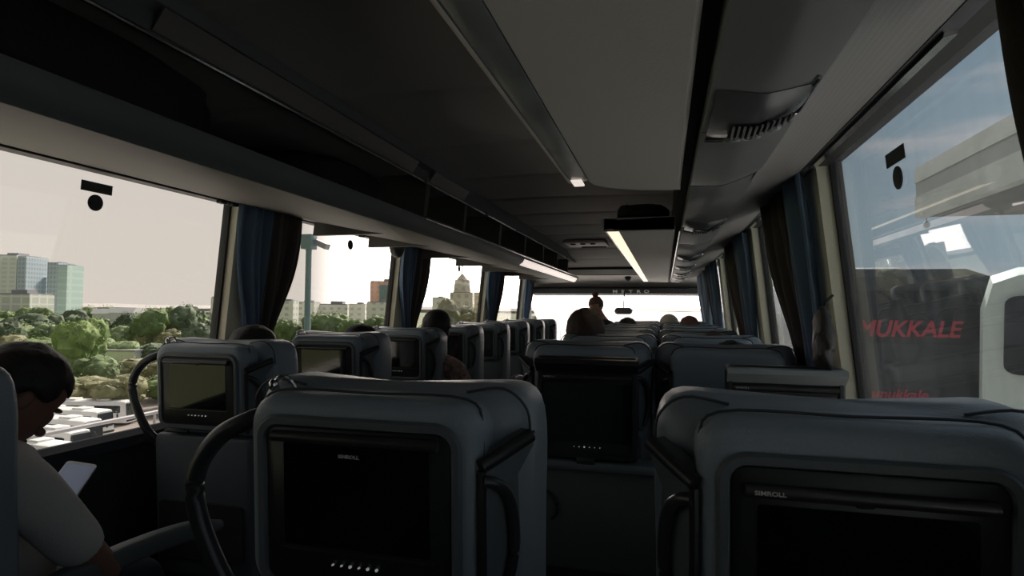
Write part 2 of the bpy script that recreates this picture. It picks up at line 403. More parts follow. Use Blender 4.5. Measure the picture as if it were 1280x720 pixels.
# ------------------------------------------------------------------ right luggage racks
def right_rack(y0, y1, lit, label):
    t = thing('luggage_rack', label, 'luggage rack', (0, y0, 1.66))
    L = y1 - y0
    prof = [(-.205, 0), (.035, 0), (.045, .015), (.045, .06), (-.2, .05), (-.205, .05)]
    bm = B(); prism(bm, prof, 0, L)
    rs = []
    for k in range(1, 7):
        a = k / 6 * PI / 2 * .95; s = math.cos(a)
        rs.append([(.045 + (x - .045) * s, L + .16 * math.sin(a), z) for x, z in prof])
    rings(bm, [[(x, L, z) for x, z in prof]] + rs)
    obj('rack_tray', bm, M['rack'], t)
    bm = B(); prism(bm, [(-.262, .004), (-.255, -.001), (-.207, -.001), (-.207, .004), (-.25, .012)], 0.01, L - .02)
    o = obj('light_strip', bm, M['strip'] if not lit else M['stripon2'], t)
    bm = B(); prism(bm, [(-.262, .004), (-.275, .012), (-.285, .035), (-.285, .055), (-.27, .06), (-.205, .05), (-.207, .004), (-.25, .013)], 0, L)
    obj('lip', bm, M['rackdk'], t)
    bm = B(); prism(bm, [(-.267, .001), (-.261, -.003), (-.257, -.002), (-.262, .005)], .0, L); obj('edge_trim', bm, M['chrome'] if lit else M['rack'], t)
    bm = B(); box(bm, (-.115, .006, .03), (.32, .012, .062), bev=.004); 
    if lit: obj('end_panel', bm, M['rackdk'], t)
    else: bm.free()
    return t
a = right_rack(YR + .1, 1.66, False, 'near luggage tray with unlit glossy strip over the seat pair, right of the aisle')
bm = B(); box(bm, (-.238, 3.15, -.003), (.03, .07, .006), bev=.002)
o = obj('lamp', bm, M['stripon'], a); o['label'] = 'small glowing pale pink lamp'
right_rack(2.72, 7.6, True, 'far luggage tray with lit strip over the right hand seat pairs')
# ------------------------------------------------------------------ service channel over the right windows
t = thing('service_channel', 'curved service channel with reading lamps and air vents above right windows', 'service channel', (.07, 0, 1.66))
def sc(x):                         # underside height at x from the inner edge
    return -.0 + .012 * math.sin(min(x / .25, 1) * PI) * -1 + max(0, x - .08) / .32 * .10
br = [YR + .05, -.5, .33, 1.24, 1.76, 2.64, 3.29, 4.10, 5.0, 5.9, 6.75, 7.6]
for y0, y1 in zip(br, br[1:]):
    bm = B(); rs = []
    for k in range(9):
        f = k / 8; e = 0 if 0 < k < 8 else 1
        yk = y0 + .006 + (y1 - y0 - .012) * f
        dz = -.012 + .010 * (abs(f - .5) * 2) ** 6 if True else 0
        bow = -.05 * 0
        prof = []
        for i in range(11):
            x = .17 * i / 10
            prof.append((x, yk - .10 * (1 - i / 10) * 0 + .0 - .35 * x * (1 if True else 0), sc(x) + dz))
        prof += [(.17, yk - .06, sc(.17) + .03), (0, yk, .03)]
        rs.append(prof)
    rings(bm, rs); obj('panel', bm, M['service'], t)
bm = B(); rs = []
for yk in (YR + .05, 7.7):
    rs.append([(.165, yk, sc(.165) - .008), (.2, yk, sc(.2) - .002), (.25, yk, sc(.25) - .004), (.34, yk, sc(.34) - .002), (.345, yk, sc(.34) + .03), (.165, yk, sc(.17) + .04)])
rings(bm, rs); obj('speaker_grille', bm, M['perf'], t)
bm = B(); prism(bm, [(.34, sc(.34) - .004), (.375, sc(.37) - .006), (.40, .105), (.40, .13), (.34, .12)], YR + .05, 7.8); obj('cant_trim', bm, M['trimdk'], t)
bm = B(); prism(bm, [(.352, sc(.35) - .014), (.372, sc(.37) - .016), (.374, sc(.37) - .008), (.352, sc(.35) - .004)], 1.05, 1.95)
prism(bm, [(.352, sc(.35) - .014), (.372, sc(.37) - .016), (.374, sc(.37) - .008), (.352, sc(.35) - .004)], 2.75, 6.6); obj('curtain_rail', bm, M['chrome'], t)
bm = B(); prism(bm, [(-.022, .03), (0, .03), (0, .36), (-.022, .36)], YR + .05, 7.6); prism(bm, [(-.03, .02), (.17, .035), (.38, .14), (.3, .2), (.0, .1)], YR + .05, 7.6); obj('back_panel', bm, M['blackm'], t)
bm = B(); prism(bm, [(-.008, -.004), (-.003, -.004), (-.003, .02), (-.008, .02)], 2.75, 7.5); obj('edge_trim', bm, M['chrome'], t)
def lampunit(y1, L=.27, W=.152):
    bm = B()
    # leaf shaped housing: long edge towards the front is curved
    def pt(fx, fy):
        x = .008 + W * fx
        yv = y1 - L * (1 - fy) * (1 - .55 * fx ** 1.6) - .36 * x - .05 * fx ** 2
        return x, yv
    rs = []
    for j in range(9):
        fy = j / 8; row = []
        for i in range(13):
            fx = i / 12
            x, yv = pt(fx, fy)
            bulge = math.sin(PI * min(max(fy, .0), 1)) ** .5 * math.sin(PI * (.04 + .92 * fx)) ** .5
            row.append((x, yv, sc(x) - .0135 - .016 * bulge))
        rs.append(row)
    rings(bm, rs, cap=False, closed=False)
    h = obj('reading_lamp_unit', bm, M['unit'], t, ang=70)
    # chrome front rim
    bm = B(); tube(bm, [(pt(f, 1.0)[0], pt(f, 1.0)[1], sc(pt(f, 1)[0]) - .017) for f in (0, .2, .4, .6, .8, .95, 1.0)] + [(pt(1, .5)[0], pt(1, .5)[1], sc(pt(1, .5)[0]) - .016), (pt(1, 0)[0], pt(1, 0)[1] - .03, sc(pt(1, 0)[0]) - .016)], .0035, 8, 3)
    obj('chrome_rim', bm, M['chrome'], h)
    bm = B(); row1 = []; row2 = []
    for i in range(13):
        fx = .22 + .66 * i / 12
        for r_, fy in ((row1, .46), (row2, .74)):
            x, yv = pt(fx, fy); r_.append((x, yv, sc(x) - .0325))
    rings(bm, [row1, row2], cap=False, closed=False); obj('air_vent', bm, M['blackm'], h, smooth=False)
    for i in range(11):
        fx = .25 + .6 * i / 10
        a = pt(fx, .45); b = pt(fx + .02, .75)
        bm = B(); tube(bm, [(a[0], a[1], sc(a[0]) - .035), (b[0], b[1], sc(b[0]) - .035)], .0022, 6, 0); obj('vent_slat', bm, M['service'], h)
    for fx in (.3, .52, .72):
        x, yv = pt(fx, .87); bm = B(); ball(bm, (x, yv, sc(x) - .028), (.016, .012, .006), 2); obj('lamp_lens', bm, M['strip'], h)
    return h
for y1 in (1.24, 2.64, 4.10, 5.0, 5.9, 6.75): lampunit(y1)

# ------------------------------------------------------------------ curtains
def curtain(side, y0, y1, tie, w, label, split=.5, zbot=.84, ph=0):
    t = thing('curtain', label, 'curtain', (xw(1.2, side) - side * .055, y0, 0), 0, None)
    ztop = ZT - .005
    def surf(u, z):
        f = (ztop - z) / (ztop - zbot)
        k = math.exp(-((z - 1.10) / .30) ** 2) if z > 1.10 else math.exp(-((z - 1.10) / .16) ** 2) * 1 + 0
        ww = (y1 - y0) * (1 - k) + w * k
        if z < 1.1: ww = w + (min(y1 - y0, w * 1.7) - w) * (1 - k)
        a0 = (y0 + (tie - w / 2 - y0) * (k if z > 1.1 else 1))
        if z < 1.1: a0 = tie - ww / 2
        yy = a0 + ww * u
        n = 7
        amp = .022 * (1 - .35 * k)
        return (xw(z, side) - side * (.055 + amp * math.sin(u * n * 2 * PI + ph + .6 * math.sin(z * 5)) + .012 * math.sin(u * 17 + z * 3)), yy, z)
    NZ, NU = 34, 90
    for nm, u0, u1, m in (('blue_cloth', 0, split, M['blue']), ('lining', split, 1, M['lining'])):
        bm = B(); rs = []
        for i in range(NZ + 1):
            z = ztop - (ztop - zbot) * i / NZ
            rs.append([Vector(surf(u0 + (u1 - u0) * j / NU, z)) - Vector(t.location) for j in range(NU + 1)])
        rings(bm, rs, cap=False, closed=False)
        o = obj(nm, bm, m, t, ang=80)
        md = o.modifiers.new('thick', 'SOLIDIFY'); md.thickness = .003
    bm = B(); p = [Vector((xw(1.1, side) - side * (.055 + .034 * math.sin(a)), tie + w * .53 * math.cos(a), 1.10)) - Vector(t.location) for a in [2 * PI * q / 20 for q in range(21)]]
    tube(bm, p, .008, 8, 0); obj('tie_band', bm, M['blue'], t)
    return t
curtain(-1, 2.20, 2.66, 2.42, .17, 'dark blue and brown curtain tied back at the nearest left window post', .45)
curtain(-1, 3.88, 4.36, 4.12, .17, 'tied blue curtain at the second left window post from the camera', .5, ph=1)
curtain(-1, 6.05, 6.6, 6.3, .2, 'tied blue curtain at the third left window post from the camera', .6, ph=2)
curtain(-1, 7.75, 8.2, 7.95, .2, 'foremost blue curtain on the left side beside the windscreen', .8, ph=.5)
curtain(1, 2.03, 2.72, 2.24, .34, 'nearest tied blue curtain on the right, beside the big near window', .42, ph=.3)
curtain(1, 3.46, 4.35, 3.75, .44, 'second tied blue curtain from the camera on the right side', .5, ph=1.7)
curtain(1, 5.45, 6.3, 5.8, .45, 'third blue curtain from the camera on the right side', .85, ph=.9)
curtain(1, 6.5, 7.95, 7.3, 1.0, 'wide foremost blue curtain on the right next to the windscreen', .97, ph=2.2)
curtain(1, .50, .86, .66, .2, 'dark curtain edge at the near end of the big right window', .1, ph=2.2)

# ------------------------------------------------------------------ stickers and fittings on the panes
def sticker(side, y, z, s, label, ring=True):
    x = xw(z, side) + side * .028
    tilt = math.atan2(XL - XLT, ZT - ZB) if side < 0 else math.atan2(XR - XRT, ZT - ZB)
    t = thing('window_sticker', label, 'sticker', (x, y, z)); t.rotation_euler = (0, -tilt, 0)
    bm = B(); box(bm, (0, 0, .034 * s), (.002, .115 * s, .034 * s), rot=None, bev=0); obj('strip', bm, M['trimdk'], t)
    bm = B(); cyl(bm, (0, 0, -.018 * s), .028 * s, .002, 'X', 32); obj('disc', bm, M['trimdk'], t)
    bm = B(); cyl(bm, (-side * .0015, 0, -.018 * s), .019 * s, .001, 'X', 32); obj('disc_centre', bm, M['black'], t)
def ray_side(px, py, side):      # where the line of sight meets the pane
    o = Vector((0, 0, H)); d = (at(px, py, 1) - o)
    lo, hi = .1, 30
    for _ in range(60):
        m_ = (lo + hi) / 2; p = o + d * m_
        if (p.x - (xw(p.z, side) + side * .028)) * side < 0: lo = m_
        else: hi = m_
    return o + d * lo
p = ray_side(120, 247, -1); sticker(-1, p.y, p.z, 1.0, 'dark strip and disc sticker high on the nearest left window')
p = ray_side(1121, 213, 1); sticker(1, p.y, p.z, .95, 'dark strip and disc sticker high on the big right window')
p = ray_side(438, 306, -1)
bm = B(); cyl(bm, (0, 0, 0), .03, .003, 'X', 24); tag(obj('window_sticker', bm, M['trimdk'], loc=p), 'small dark dot high on the second left window pane', 'sticker')
p = ray_side(574, 336, -1)
bm = B(); cyl(bm, (0, 0, 0), .03, .003, 'X', 24); box(bm, (0, 0, .05), (.003, .1, .03)); tag(obj('window_sticker', bm, M['trimdk'], loc=p), 'small dark dot high on the third left window', 'sticker')
p = ray_side(490, 312, -1)
t = thing('dome_speaker', 'black rounded dome hanging under the left rack beside the second window', 'speaker', (p.x + .16, p.y - .25, 1.70))
bm = B(); cyl(bm, (0, 0, .02), .052, .05); obj('base', bm, M['trimdk'], t)
bm = B(); ball(bm, (0, 0, 0), (.05, .05, .065)); obj('dome', bm, M['black'], t)
# hammer clips on the head trim
for pxx in (262, 277, 428, 441):
    p = ray_side(pxx, 262 + (pxx - 262) * .23 - 4, -1)
    bm = B(); box(bm, (0, 0, 0), (.03, .035, .014), bev=.004)
    tag(obj('curtain_hook', bm, M['black'], loc=(xw(ZT, -1) + .03, p.y, ZT - .019)), 'small black curtain hook under the left window head', 'hook', 'curtain hooks under the left window head')
# interior driving mirror
t = thing('driving_mirror', 'oval interior mirror hanging in front of the windscreen', 'mirror', (-.53, 7.9, 1.29))
bm = B(); rings(bm, [[(x * s, yv, z * s) for x, z in rrect(.23, .09, .042)] for s, yv in ((.92, 0), (1, .01), (1, .03), (.85, .05))]); obj('mirror_housing', bm, M['rail'], t)
bm = B(); rings(bm, [[(x, yv, z) for x, z in rrect(.20, .068, .03)] for yv in (-.003, .002)]); obj('mirror_glass', bm, M['chrome'], t)
bm = B(); tube(bm, [(0, .03, .03), (0, .08, .12), (0, .25, .27)], .008); obj('arm', bm, M['black'], t)

# ------------------------------------------------------------------ seats
TOPZ = 1.17
def tl(z): return (TOPZ - z) * .06            # slope of the back
def supr(a, b, n, N=40):
    out = []
    for k in range(N):
        t_ = 2 * PI * k / N; c, s = math.cos(t_), math.sin(t_)
        out.append((math.copysign(abs(c) ** (2 / n), c) * a, math.copysign(abs(s) ** (2 / n), s) * b))
    return out
def monitor(parent, z0, small_logo, style):
    w, h = .262, .185; z0 += .012 if style == 0 else 0
    bz = .014 if style == 0 else 0
    # recess surround
    bm = B()
    yb = tl(z0)
    rs = []
    for s, dy in ((.018, -.003), (.014, -.009), (.004, -.009), (0, .0), (0, .012)):
        rs.append([(x, yb + dy + tl(0) * 0 + (z0 - z) * .0 + (-(z - z0)) * .06, z) for x, z in rrect(w + .03 + 2 * s, h + .045 + 2 * s, .02 + s, cz=z0)])
    rings(bm, rs, cap=False)
    sur = obj('monitor_surround', bm, M['panel'], parent)
    bm = B(); rings(bm, [[(x, yb + dy - (z - z0) * .06, z) for x, z in rrect(w + .03 - 2 * s, h + .045 - 2 * s, .018, cz=z0)] for s, dy in ((0, .012), (0, -.0035), (.002, -.005))])
    mon = obj('monitor', bm, M['bezel'], parent)
    bm = B(); rings(bm, [[(x, yb + dy - (z - z0) * .06, z) for x, z in rrect(w - .03, h - .055 + 1.6 * bz, .004, cz=z0 + .006 + .8 * bz)] for dy in (-.004, -.007)])
    obj('screen', bm, M['screen'], mon)
    bm = B(); zt = z0 + h / 2 - .004 + bz
    tube(bm, [(-w / 2, yb - .011 - (zt - z0) * .06, zt), (w / 2, yb - .011 - (zt - z0) * .06, zt)], .0085, 14, 0); obj('top_bar', bm, M['bar'], mon)
    zb = z0 - h / 2 + .012
    bm = B(); box(bm, (0, yb - .0075 - (zb + .012 - z0) * .06, zb + .016), (w - .02, .004, .0022)); obj('lower_ledge', bm, M['bar'], mon)
    for k in range(6):
        bm = B(); ball(bm, (-.012 + k * .011 if style == 1 else -.035 + .014 * k, yb - .0075 + .004, zb - .002), (.0018 if k not in (2, 4, 5) else .0026, .0035, .0018 if k not in (2, 4, 5) else .0026), 1); obj('button_light', bm, M['dots'], mon)
    bm = B(); box(bm, (0, yb - .012, z0 + h / 2 - .004 - .006 + bz), (.022, .012, .012), bev=.004); obj('latch', bm, M['black'], mon)
    return mon
def make_seat(left, right, style=0, arm=.42):
    r = thing('coach_chair', '', 'seat')
    # backrest cushion with wings
    bm = B(); rs = []
    levels = [(.44, .215, .075), (.50, .235, .085), (.70, .24, .085), (.88, .238, .085), (1.0, .240, .088), (1.08, .243, .088), (1.13, .240, .084), (1.155, .228, .074), (1.168, .205, .055), (1.172, .17, .03)]
    for z, a, b in levels:
        tf = max(0, min(1, (z - 1.08) / .08))
        row = []
        for x, y in supr(a, b, 3.6, 56):
            hump = .016 * tf * (1 / (1 + math.exp(-(abs(x) - .15) * 60)))
            yy = y + .145 + tl(z)
            if y > 0: yy -= .035 * (1 - min(1, abs(x) / .16) ** 2) - .0; yy += .045 * max(0, (abs(x) - .15) / .09)
            row.append((x, yy, z + hump))
        rs.append(row)
    rings(bm, rs); bo = obj('backrest', bm, M['leather2'], r, ang=180); bo.modifiers.new('s', 'SUBSURF').render_levels = 1
    # back shell, hard upholstered
    bm = B(); rs = []
    HW = .187; z0, z1 = .865, TOPZ - .002
    hh = z1 - z0; cz = (z0 + z1) / 2
    for dy, ins in ((.10, .0), (.035, .0), (.018, .002), (.007, .008), (.001, .018), (0, .028)):
        rs.append([(x, dy + tl(z), z) for x, z in rrect(2 * (HW - ins), hh - 2 * ins, max(.045 - ins * .6, .012), 6, cz=cz)])
    rings(bm, rs); shell = obj('back_shell', bm, M['leather'], r)
    # piping
    bm = B(); tube(bm, [(-HW + .004, .03, 1.05), (-HW + .004, .034, 1.125), (-HW + .03, .04, TOPZ - .001), (0, .042, TOPZ + .0005), (HW - .03, .04, TOPZ - .001), (HW - .004, .034, 1.125), (HW - .004, .03, 1.05)], .0021, 8, 5); obj('piping', bm, M['seam'], shell)
    for s in (-1, 1):
        bm = B(); tube(bm, [(s * .238, .10, 1.10), (s * .235, .09, 1.150), (s * .20, .085, 1.18), (s * .14, .09, 1.172)], .0022, 8, 5); obj('piping', bm, M['seam'], shell)
    # lower panel
    bm = B(); rs = []
    for dy, ins in ((.10, 0), (.022, 0), (.012, .004), (.008, .012)):
        rs.append([(x, dy + tl(z), z) for x, z in rrect(.40 - 2 * ins, .50 - 2 * ins, .02, 5, cz=.60)])
    rings(bm, rs); lp = obj('lower_panel', bm, M['panel'], r)
    bm = B(); rings(bm, [[(x, dy + tl(z), z) for x, z in rrect(.34, .20, .02, 5, cz=.52)] for dy in (.012, -.004, -.006)]); obj('magazine_pocket', bm, M['wall'], lp)
    bm = B()
    for s in (-1, 1): box(bm, (s * .1, .006 + tl(.85), .862), (.10, .012, .010), bev=.003)
    obj('tray_catch', bm, M['black'], lp)
    monitor(shell, TOPZ - .175, True, style)
    # handles
    for s, kind in ((-1, left), (1, right)):
        if kind == 'loop':
            bm = B(); tube(bm, [(s * .17, .05, 1.130), (s * .20, .03, 1.122), (s * .248, .02, 1.095), (s * .282, .015, 1.045), (s * .285, .015, .99), (s * .262, .02, .92), (s * .225, .03, .85), (s * .19, .06, .80)], .0145, 14, 6); obj('loop_handle', bm, M['grip'], r)
        else:
            bm = B(); rs = []
            for q, (px_, py_) in enumerate(((.186, .012), (.243, .095))):
                pass
            # recess: dark pocket on the corner between shell and wing
            top = [(.187, .010, 1.085), (.246, .085, 1.118)]
            pts_o = [(.188, .012, 1.085), (.246, .074, 1.122), (.244, .080, 1.100), (.226, .056, 1.062), (.229, .058, .96), (.208, .036, .87), (.190, .014, .885)]
            out = [Vector((s * a_, b_ + tl(c_), c_)) for a_, b_, c_ in pts_o]
            nrm = Vector((s * .75, -.66, 0))
            v0 = [bm.verts.new(p_ - nrm * .03) for p_ in out]; v1 = [bm.verts.new(p_ + nrm * .004) for p_ in out]
            n_ = len(out)
            for i in range(n_): bm.faces.new((v0[i], v0[(i + 1) % n_], v1[(i + 1) % n_], v1[i]))
            bm.faces.new(v0); bm.faces.new(v1)
            g = obj('grip_recess', bm, M['panel'], r, ang=20)
            bm = B(); tube(bm, [(s * .188, .010, 1.082), (s * .215, .038, 1.098), (s * .244, .074, 1.116)], .0105, 10, 3); tube(bm, [(s * .189, .008 + tl(1.07), 1.075), (s * .189, .006 + tl(1), 1.0), (s * .190, .008 + tl(.88), .87)], .0065, 8, 3); obj('recess_rubber', bm, M['black'], g)
            bm = B(); pp = [(.192, .008, 1.062), (.207, .018, 1.058), (.221, .034, 1.038), (.227, .044, .99), (.224, .044, .94), (.212, .036, .89)]
            tube(bm, [(s * a_, b_ - .006 + tl(c_), c_) for a_, b_, c_ in pp], .0085, 12, 6); obj('grip', bm, M['grip'], g)
            bm = B(); tube(bm, [p_ + nrm * .005 for p_ in out[:2]] , .0022, 8, 4); obj('grip_trim', bm, M['bar'], g)
    # hook knob on the top left
    bm = B(); tube(bm, [(-.165, .05, TOPZ - .002), (-.165, .045, TOPZ + .014), (-.150, .05, TOPZ + .018), (-.140, .06, TOPZ - .001)], .004, 8, 5); ball(bm, (-.17, .045, TOPZ + .006), (.008, .008, .010), 2); (obj('coat_hook', bm, M['chrome'], r) if not style else bm.free())
    # cushion, armrests, base
    bm = B(); box(bm, (0, .40, .40), (.45, .46, .13), bev=.045, seg=4); obj('seat_cushion', bm, M['leather'], r)
    for s in (-1, 1):
        bm = B(); rs = []
        for k in range(9):
            f = k / 8; yv = .17 + arm * f; zz = .675 + .012 * math.sin(f * PI) - .03 * f ** 4
            rs.append([(s * .262 + x, yv, zz + z) for x, z in rrect(.05 * (1 if 0 < k < 8 else .6), .05 * (1 if 0 < k < 8 else .6), .012, 3)])
        rings(bm, rs); obj('armrest', bm, M['panel'], r)
        bm = B(); prismx(bm, [(.16, .36), (.50, .36), (.46, .45), (.26, .60), (.22, .66), (.16, .67)], s * .248 - .012, s * .248 + .012); obj('side_cover', bm, M['black'], r)
    bm = B(); box(bm, (0, .38, .31), (.40, .36, .08), bev=.01); box(bm, (0, .38, .15), (.16, .26, .30), bev=.01); box(bm, (0, .38, .012), (.34, .34, .024), bev=.006); obj('base', bm, M['black'], r)
    bm = B(); tube(bm, [(-.17, .30, .10), (-.17, .12, .16), (.17, .12, .16), (.17, .30, .10)], .012, 8, 3); obj('footrest', bm, M['black'], r)
    return r
ordn = ['nearest', 'second', 'third', 'fourth', 'fifth', 'sixth', 'seventh', 'eighth', 'ninth']
def place(o, x, y, rz=0, label='', group=None, dz=0, style_drop=False):
    if style_drop:
        for c_ in list(o.children_recursive):
            if c_.name.split('.')[0] in ('monitor', 'monitor_surround', 'screen', 'top_bar', 'lower_ledge', 'button_light', 'latch', 'logo'): bpy.data.objects.remove(c_)
    o.location = (x, y, dz); o.rotation_euler = (0, 0, rz); o['label'] = label
    if group: o['group'] = group
    return o
sL = make_seat('loop', 'grip', 0)
CL = -1.56; LP = .78; L1 = 1.71
place(sL, CL, L1, 0, 'single grey leather seat by left windows, directly ahead of the man with the phone', 'single seats along the left windows')
s0 = make_seat('loop', 'grip', 0, .64); place(s0, CL, .72, 0, 'single grey leather seat at the left edge with the white shirted man in it', 'single seats along the left windows')
for k in range(1, 8):
    place(copy_tree(sL), CL, L1 + LP * k, 0, 'single grey seat by the left windows, %s in line from the man with the phone' % ordn[k], 'single seats along the left windows')
def logo(seat, z, dx, size):
    sh = [c for c in seat.children if c.name.startswith('back_shell')][0]
    mo = [c for c in sh.children if c.name.startswith('monitor') and 'surround' not in c.name][0]
    yb = tl(TOPZ - .175)
    textmesh('logo', 'SIMROLL', size, .0004, M['logo'], mo, (dx, yb - .0262 if dx < -.05 else yb - .0165 if z > 0 else yb - .0125, TOPZ - .175 + z), (PI / 2, 0, 0), (1.25, 1), bold=.0002)
c1 = copy_tree(sL)
place(c1, -.435, .78, 0, 'large near grey seat with black loop handle, left of the two nearest', 'seat pairs right of the aisle')
sR = make_seat('grip', 'grip', 1)
place(sR, .225, .78, 0, 'nearest seat back at the right edge of view, monitor bar lettered in white', 'seat pairs right of the aisle')
logo(sR, .0885, -.104, .0072); logo(c1, .090, -.006, .0068)
for k in range(7):
    for cx, w in ((-.285, 'aisle'), (.205, 'window')):
        place(copy_tree(sR), cx + (0, .01, -.01, 0, .01, 0, 0)[k], 2.12 + LP * k + (.02 if w == 'window' else 0), 0,
              '%s side grey seat of the %s seat pair beyond the partition' % (w, ordn[k]), 'seat pairs right of the aisle', style_drop=(k == 0))
# ------------------------------------------------------------------ partition with the two hooded monitors
pt_ = thing('partition_cabinet', 'low dark partition cabinet carrying two large hooded monitors, right of the aisle', 'cabinet', (.03, 1.93, 0))
bm = B(); box(bm, (0, .03, .625), (.98, .07, .325), bev=.012); obj('panel', bm, M['partit'], pt_)
bm = B(); box(bm, (0, .02, .80), (1.0, .10, .03), bev=.01); obj('ledge', bm, M['panel'], pt_)
bm = B(); box(bm, (0, .05, .23), (.9, .04, .46), bev=.01); obj('kick_panel', bm, M['black'], pt_)
bm = B(); tube(bm, [(-.44 + .07 * math.cos(a), -.008, .66 + .055 * math.sin(a)) for a in [PI * .75 - PI * 1.0 * q / 10 for q in range(11)]], .006, 8, 0); obj('cup_holder_ring', bm, M['black'], pt_)
for cx, dz in ((-.275, 0), (.313, -.012)):
    w = .325; y0 = -.02
    bm = B(); rs = []
    for x_, y_, s_ in ((0, .05, 0), (0, 0, 0), (0, -.008, .006), (0, -.008, .016), (0, .004, .018), (0, .006, .15)):
        rs.append([(cx + x, y0 + y_, z) for x, z in rrect(w - 2 * s_, .325 - 2 * s_, .014 if s_ < .1 else .005, 4, cz=.985 + dz)])
    rings(bm, rs); hs = obj('monitor_housing', bm, M['bezel'], pt_)
    bm = B(); prismx(bm, [(y0 + .05, 1.148 + dz), (y0 - .035, 1.142 + dz), (y0 - .04, 1.128 + dz), (y0 - .005, 1.098 + dz), (y0 + .05, 1.098 + dz)], cx - w / 2, cx + w / 2); obj('hood', bm, M['rackdk'] if cx > 0 else M['bezel'], hs)
    bm = B(); tube(bm, [(cx - .145, y0 - .002, 1.083 + dz), (cx + .145, y0 - .002, 1.083 + dz)], .010, 12, 0); obj('top_bar', bm, M['bar'], hs)
    bm = B(); rings(bm, [[(cx + x, yv, z) for x, z in rrect(.28, .185, .004, cz=.972 + dz)] for yv in (y0 - .004, y0 + .003)]); obj('screen', bm, M['screen'], hs)
    textmesh('logo', 'SIMROLL', .0085, .0004, M['logo'], hs, (cx - .118, y0 - .0125, 1.083 + dz), (PI / 2, 0, 0), (1.2, 1))
    for k in range(6):
        bm = B(); ball(bm, (cx - .038 + .0165 * k, y0 - .004, .862 + dz), (.0032 if k == 2 else .002,) * 3, 1); obj('button_light', bm, M['dots'], hs)
    bm = B(); box(bm, (cx, y0, .818 + dz), (.06, .02, .022), bev=.004); obj('bracket', bm, M['bar'], hs)
# white edge item on the near seat top: ring like hair clip
# ------------------------------------------------------------------ bags
def bag(name, c, s, seed, label, cat='bag', m='bag', handle=True, loc0=None):
    t = thing(name, label, cat, c)
    bm = B(); vs = ball(bm, (0, 0, 0), (1, 1, 1), 4)
    for v in vs:
        p = v.co.copy()
        q = Vector([math.copysign(abs(a) ** .55, a) for a in p])
        n = noise.noise(p * 2.2 + Vector((seed, 0, 0))) * .10
        q *= (1 + n)
        v.co = Vector((q.x * s[0] / 2, q.y * s[1] / 2, q.z * s[2] / 2 + s[2] / 2))
    obj('body', bm, M[m], t)
    if handle:
        bm = B(); tube(bm, [(-s[0] * .3, -s[1] * .15, s[2] * .93), (-s[0] * .32, -s[1] * .1, s[2] * 1.05), (-s[0] * .32, s[1] * .1, s[2] * 1.05), (-s[0] * .3, s[1] * .15, s[2] * .93)], .01, 8, 5); obj('handle', bm, M['bag'], t)
        bm = B(); tube(bm, [(s[0] * .1, -s[1] * .42, s[2] * .8), (s[0] * .12, 0, s[2] * .98), (s[0] * .1, s[1] * .42, s[2] * .8)], .004, 6, 6); obj('zip', bm, M['trimdk'], t)
    return t
bag('duffel_bag', (-1.40, .80, 1.712), (.42, 1.30, .235), 1.3, 'long black duffel bag in the near end of the left rack')
bag('travel_bag', (-1.38, 2.12, 1.712), (.40, .66, .17), 4.1, 'black travel bag lying in the left rack, forward of the long duffel')
bag('shoulder_bag', (-.105, 2.95, 1.715), (.24, .36, .085), 7.7, 'flat black bag on the near end of the far right tray')
# jacket hanging by the pillar
jp = ray_side(1038, 430, 1)
t = thing('hanging_jacket', 'crumpled black jacket hanging on the window post by the near right curtain', 'jacket', (.455, 1.93, 1.04))
bm = B(); vs = ball(bm, (0, 0, .17), (.028, .058, .105), 4)
for v in vs:
    n = noise.noise(v.co * 22) * .018 + noise.noise(v.co * 50) * .006
    v.co += Vector((-abs(n) * .6, n, n)) 
obj('body', bm, M['jacket'], t)
bm = B(); tube(bm, [(0, 0, .26), (.01, .01, .29), (.03, .02, .31)], .004, 6, 4); obj('hanging_loop', bm, M['black'], t)

